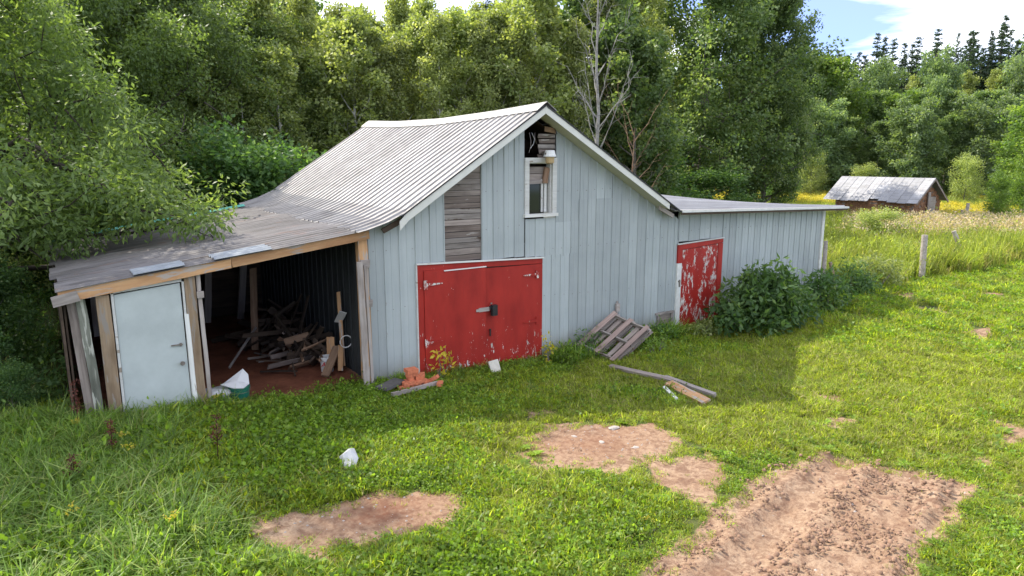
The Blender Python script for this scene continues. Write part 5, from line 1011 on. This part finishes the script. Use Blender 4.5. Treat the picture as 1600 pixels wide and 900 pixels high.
for i in range(4):
    rg = R_(i + 400); n = 7; V = []; Q = []
    for j in range(n):
        c_ = np.array([*(rg.normal(size=2) * .05), .004]); r_ = rg.uniform(.006, .022); b_ = len(V)
        for (a_, zz) in ((1., 0), (.8, .7)):
            for q in range(4): V.append(c_ + np.array([math.cos(q * 1.57 + j) * r_ * a_ * rg.uniform(.7, 1.3), math.sin(q * 1.57 + j) * r_ * a_ * rg.uniform(.7, 1.3), zz * r_]))
        Q += [[b_ + q, b_ + (q + 1) % 4, b_ + 4 + (q + 1) % 4, b_ + 4 + q] for q in range(4)] + [[b_ + 4, b_ + 5, b_ + 6, b_ + 7]]
    me = np_mesh('clods', np.array(V), np.array(Q)); me.materials.append(M['clod']); cl_.append(bpy.data.objects.new('clods', me))
x, y, rg = pts_in(-3.5, 5, -10, -3, 8500, 35); dv = dirt(x, y); q = (x - 4.17) * RN[0] + (y + 6.31) * RN[1]; tr_ = np.minimum(np.abs(q + .38), np.abs(q + 1.86)); inr = sdist(x, y, POLY['rut']) > -.05
k = (dv > .0) & (np.where(inr, (fbm(x, y, .5, 44) + np.where(tr_ < .24, -.3, .06) + .25 * np.exp(-(tr_ - .33) ** 2 / .004)) > .55, fbm(x, y, .4, 45) > .66)); x, y, inr = x[k], y[k], inr[k]
scatter('soil_clods', np.stack([x, y, ht(x, y)], 1), rg.uniform(.2, 1.0, len(x)) ** 2.2 * np.where(inr, 1.9, .7), cl_, 'crumbs and clods on the bare soil', 36, .3)
def rosette(rg, n=12, L=.16): 
    az = np.arange(n) * 6.283 / n + rg.random(n) * .4; p = np.zeros((n, 3)); l = L * rg.uniform(.7, 1.15, n)[:, None]; d = np.stack([np.cos(az), np.sin(az), np.full(n, .35)], 1); s = np.stack([-np.sin(az), np.cos(az), np.zeros(n)], 1) * l * .17
    V = np.stack([p, p + d * l * .5 + s, p + d * l * [1, 1, .55], p + d * l * .5 - s], 1).reshape(-1, 3); return V, np.arange(n * 4).reshape(n, 4), np.clip(rg.normal(.6, .2, n), 0, 1)
# dead thatch and thin grass where the lawn runs out into bare soil
x, y, rg = pts_in(-5, 12, -11, -1, 26000, 45); dv = dirt(x, y); k = (dv > -.2) & (dv < .3) & (rg.random(len(x)) < np.exp(-(np.where(dv > 0, dv * .6, dv) / .09) ** 2)) & ~inbuild(x, y); x, y = x[k], y[k]
th_ = [src('tuft', [(*blades(10, .09, .05, .007, R_(i + 503), 1.4), 'straw'), (*blades(8, .08, .07, .008, R_(i + 504), .9), 'grass'), (*leafdisc(7, .08, .03, .03, .025, R_(i + 505)), 'clover')]) for i in range(3)]
scatter('thin_grass', np.stack([x, y, ht(x, y)], 1), rg.uniform(.45, 1.1, len(x)), th_, 'thin grass and thatch round the bare patches', 46)
# taller broad weeds here and there in the lawn
x, y, rg = pts_in(-7, 10, -9, -.6, 2600, 47); k = (dirt(x, y) < -.08) & ~inbuild(x, y, .1) & (rg.random(len(x)) < np.clip(fbm(x, y, 1.5, 48) * 2.2 - .9 + np.clip((1.0 - x) / 9, 0, .4), 0, 1)); x, y = x[k], y[k]
lw_ = [src('tuft', [(*blades(9, .10, .16, .011, R_(i + 513), .9), 'tall'), (*leafdisc(26, .15, .10, .055, .04, R_(i + 514)), 'clover'), (*rosette(R_(i + 90), 8, .12), 'clover')]) for i in range(3)]
scatter('lawn_weeds', np.stack([x, y, ht(x, y)], 1), rg.uniform(.45, 1.15, len(x)), lw_, 'broad-leaved weeds standing above the lawn', 49)
# sparse sprigs on the bare soil
x, y, rg = pts_in(-4, 6, -10, -3, 900, 5); dv = dirt(x, y); k = (dv > .02) & (dv < .5) & (fbm(x, y, .6, 15) > .57); x, y = x[k], y[k]; scatter('sprigs', np.stack([x, y, ht(x, y)], 1), rg.uniform(.25, .6, len(x)), ys_[:1] and [src('tuft', [(*blades(9, .07, .08, .008, R_(3), .9), 'straw'), (*blades(7, .06, .07, .008, R_(4), .9), 'grass')])], 'sparse sprigs on the bare soil', 4)
# mid and far lawn to the right
x, y, rg = pts_in(8, 75, -14, 2.5, 30000, 6); dist = np.hypot(x - CAM[0], y - CAM[1]); edge = -.6 + .0 * x + (fbm(x, y, 3, 4) - .5) * 1.2 - np.clip((x - 24) * .05, 0, 9)
k = (y < edge + .3) & (dirt(x, y) < 0) & ~inbuild(x, y, .1) & (x > 11.8 - rg.random(len(x)) * 2) & (rg.random(len(x)) < np.clip(26 / dist, .12, 1)); x, y, dist = x[k], y[k], dist[k]
scatter('meadow_grass', np.stack([x, y, ht(x, y)], 1), rg.uniform(1.1, 1.9, len(x)) * (1 + dist / 45), [gs[0].copy(), gs[1].copy(), ys_[0].copy(), ys_[1].copy(), cs[0].copy()], 'sunlit mown grass at the right', 7)
# tall grass lower left and along the wall foot
tg_ = [src('tuft', [(*blades(26, .10, .48, .017, R_(i + 5), 1.1), 'tall'), (*blades(2, .10, .5, .008, R_(i + 33), .8), 'straw'), (*leafdisc(10, .12, .25, .07, .035, R_(i + 2)), 'clover')]) for i in range(4)]
wd_ = [src('tuft', [(*blades(12, .08, .22, .012, R_(i + 15), .9), 'tall'), (*leafdisc(30, .16, .26, .085, .05, R_(i + 12)), 'clover')]) for i in range(3)]
x, y, rg = pts_in(-9.5, -1.2, -8.5, .4, 9000, 8); w = np.clip((-x - 2.4) / 2 + (fbm(x, y, 1.2, 12) - .5) * 2.2, 0, 1); k = (dirt(x, y) < -.1) & (rg.random(len(x)) < w * .8) & ~inbuild(x, y); x, y, w = x[k], y[k], w[k]
near = np.clip(np.hypot(x - CAM[0], y - CAM[1]) / 7, .5, 1); scatter('tall_grass', np.stack([x, y, ht(x, y)], 1), rg.uniform(.5, 1.1, len(x)) * (.45 + .55 * w) * near, tg_ + wd_[:3], 'tall rank grass in the lower left', 9)
x, y, rg = pts_in(-4.6, 9.8, -1.5, .1, 3000, 10); lim = -.22 - .5 * fbm(x, y, 1.0, 22) * (1 + .9 * ((x > 4.0) & (x < 9.6))); k = (y > lim) & ~inbuild(x, y, .03) & ~((x > -2.9) & (x < .05) & (y > -.5)) & ~((x > 1.0) & (x < 2.9) & (rg.random(len(x)) < .6)) & ~((x > .15) & (x < .95) & (y > -.8) & (y < -.3)); x, y = x[k], y[k]
sc2 = rg.uniform(.35, .9, len(x)) * np.where((x > 4.0) & (x < 7.9), 1.45, .75); scatter('wall_weeds', np.stack([x, y, ht(x, y)], 1), sc2, wd_ + tg_[:1], 'weeds and grass growing along the foot of the barn', 11)
x, y, rg = pts_in(-3.2, .1, -.9, .35, 260, 12); k = (y < -.05 + .3 * rg.random(len(x)) - .2 * (x + 1.5) ** 2 * .1); x, y = x[k], y[k]; scatter('edge_weeds', np.stack([x, y, ht(x, y)], 1), rg.uniform(.35, .75, len(x)), wd_, 'weeds along the lean-to opening', 13)
# broad-leaved plantain/dandelion rosettes
x, y, rg = pts_in(-5, 8, -9, -1, 900, 14); dv = dirt(x, y); k = (dv < .05) & ((rg.random(len(x)) < .22) | (dv > -.22)); x, y = x[k], y[k]; scatter('rosettes', np.stack([x, y, ht(x, y) + .01], 1), rg.uniform(.4, 1.1, len(x)), [src('rosette', [(*rosette(R_(i), 11 + i, .15), 'clover')]) for i in range(3)], 'broad-leaved rosettes in the lawn', 15)
# the far field: tall weeds, straw, pinkish seed heads, goldenrod
def head(n, rad, h0, h1, size, rg): C_ = np.stack([rg.normal(size=n) * rad, rg.normal(size=n) * rad, rg.uniform(h0, h1, n)], 1); return leaves(C_, 5, size, size * 1.1, size * .7, rg, 0, .3)
fg = [src('tuft', [(*blades(40, .32, .9, .022, R_(i + 70), .4), 'fieldgreen'), (*leafdisc(40, .4, .75, .12, .04, R_(i + 71)), 'fieldgreen')]) for i in range(3)]
fs = [src('tuft', [(*blades(36, .32, .80, .02, R_(i + 80), .6), 'straw'), (*blades(16, .3, .6, .02, R_(i + 81), .5), 'fieldgreen')]) for i in range(2)]
ff = [src('tuft', [(*blades(24, .3, .75, .02, R_(i + 90), .5), 'straw'), (*head(16, .22, .6, .95, .07, R_(i + 91)), 'fluff'), (*blades(14, .3, .7, .02, R_(i + 92), .4), 'fieldgreen')]) for i in range(2)]
fy = [src('tuft', [(*blades(24, .3, .75, .02, R_(i + 100), .3), 'fieldgreen'), (*head(20, .22, .65, .9, .08, R_(i + 101)), 'gold')]) for i in range(2)]
x, y, rg = pts_in(9, 105, -8, 75, 120000, 16); dist = np.hypot(x - CAM[0], y - CAM[1]); edge = -.4 + (fbm(x, y, 3, 4) - .5) * 1.4 - np.clip((x - 24) * .05, 0, 9)
fw = (x - CAM[0]) * F0[0] + (y - CAM[1]) * F0[1]; lat = (x - CAM[0]) * RT[0] + (y - CAM[1]) * RT[1]; pxb = 800 + lat / fw * 1086
k = (y > edge) & ~inbuild(x, y, .4) & ~((x > 41) & (x < 45.6) & (y > 10) & (y < 16)) & (pxb > 900) & (fw < 84) & (rg.random(len(x)) < np.clip(1.6 - dist / 60, .35, 1)) & ((x > 14.4) | (y > 3.7)); x, y, dist, fw, pxb = x[k], y[k], dist[k], fw[k], pxb[k]
P = np.stack([x, y, ht(x, y, False)], 1); s_ = rg.uniform(.6, 1.05, len(x)) * (1 + dist / 120) * np.where(fw < 24, .8, np.where(fw > 36, .62, 1.1)); nn = fbm(x, y, 5, 51) + (rg.random(len(x)) - .5) * .35; r3 = rg.random(len(x))
gold = (fw > 44) & (fbm(x, y, 9, 33) > .42) & (r3 < .55); fl_ = ~gold & (fw > 29) & (fw < 50) & (nn < .52) & (r3 < .45) & (pxb > 1330); st_ = ~gold & ~fl_ & ((nn > .63) | ((fw > 46) & (r3 < .45))); gr_ = ~gold & ~fl_ & ~st_
scatter('goldenrod', P[gold], s_[gold], fy, 'goldenrod flowering across the far field', 21); scatter('seed_heads', P[fl_], s_[fl_], ff, 'pinkish seed heads in the field', 22); scatter('straw', P[st_], s_[st_] * .9, fs, 'dry straw-coloured field grass', 23); scatter('field_weeds', P[gr_], s_[gr_], fg, 'tall green weeds of the field', 24)
# dark leaf litter undergrowth left of the lean-to
x, y, rg = pts_in(-16, -4.75, 1.0, 16, 2600, 25); k = rg.random(len(x)) < .6; x, y = x[k], y[k]; scatter('undergrowth', np.stack([x, y, ht(x, y)], 1), rg.uniform(.5, 1.3, len(x)), [src('tuft', [(*leafdisc(40, .35, .4, .11, .06, R_(i + 3)), 'leaf_dark'), (*blades(10, .2, .3, .012, R_(i + 6), .8), 'tall')]) for i in range(3)], 'shaded undergrowth beside the lean-to', 26)
# single flowering weeds
def stalk(name, x, y, h, n, mat, size, label, seed, r=.05, grp=None):
    rg = np.random.default_rng(seed); z = hz(x, y); t_ = thing(name, label, 'plant', (x, y, z), 0, grp); MB().tube([(0, 0, -.03), (.02, .01, h * .5), (.03, .0, h)], [.008, .006, .003], 5).build('stem', 'dock' if mat == 'dock' else 'tall')
    so = COL.objects[-1]; so.parent = t_
    C_ = np.stack([rg.normal(size=n) * r + .02, rg.normal(size=n) * r, h * (rg.uniform(.4, 1.02, n) if mat == 'dock' else rg.uniform(.9, 1.05, n))], 1); V, Q, tn = leaves(C_, 9, size, size * 1.2, size * .8, rg, .2, .4); me = np_mesh('flower_head' if mat != 'dock' else 'seed_head', V, Q, tn); me.materials.append(M[mat]); o_ = bpy.data.objects.new(me.name, me); COL.objects.link(o_); o_.parent = t_
for i, (a_, b_, h, lb_) in enumerate([(342, 745, .75, 'dark red-brown dock stalk standing alone in the grass below the lean-to door'), (178, 742, .6, 'dark red-brown dock stalk below the left lean-to post'), (118, 790, .5, 'dark red-brown dock stalk in the tall grass at far left'), (196, 665, .75, 'dark dock stalk against the left edge of the pale door'), (125, 700, .8, 'dark dock stalk in the shade left of the lean-to')]):
    p = G(a_, b_); stalk('dock_plant', p[0], p[1], h, 16, 'dock', .028, lb_, i, .022, 'seeding dock plants')
for i, (a_, b_, h, lb_) in enumerate([(121, 712, .35, 'small yellow flower head in the shade left of the lean-to'), (203, 760, .4, 'yellow flowering weed below the left lean-to post'), (198, 745, .45, 'yellow flowering weed just above its twin below the left post'), (1010, 822, .12, 'single yellow flower low in the lawn beside the rutted soil'), (118, 860, .4, 'yellowish weed in the lower left corner'), (275, 870, .4, 'yellowish weed in the tall grass at the bottom left')]):
    p = G(a_, b_); stalk('yellow_flower', p[0], p[1], h, 5, 'gold', .022 if i != 3 else .015, lb_, 20 + i, .03, 'yellow flowering weeds')
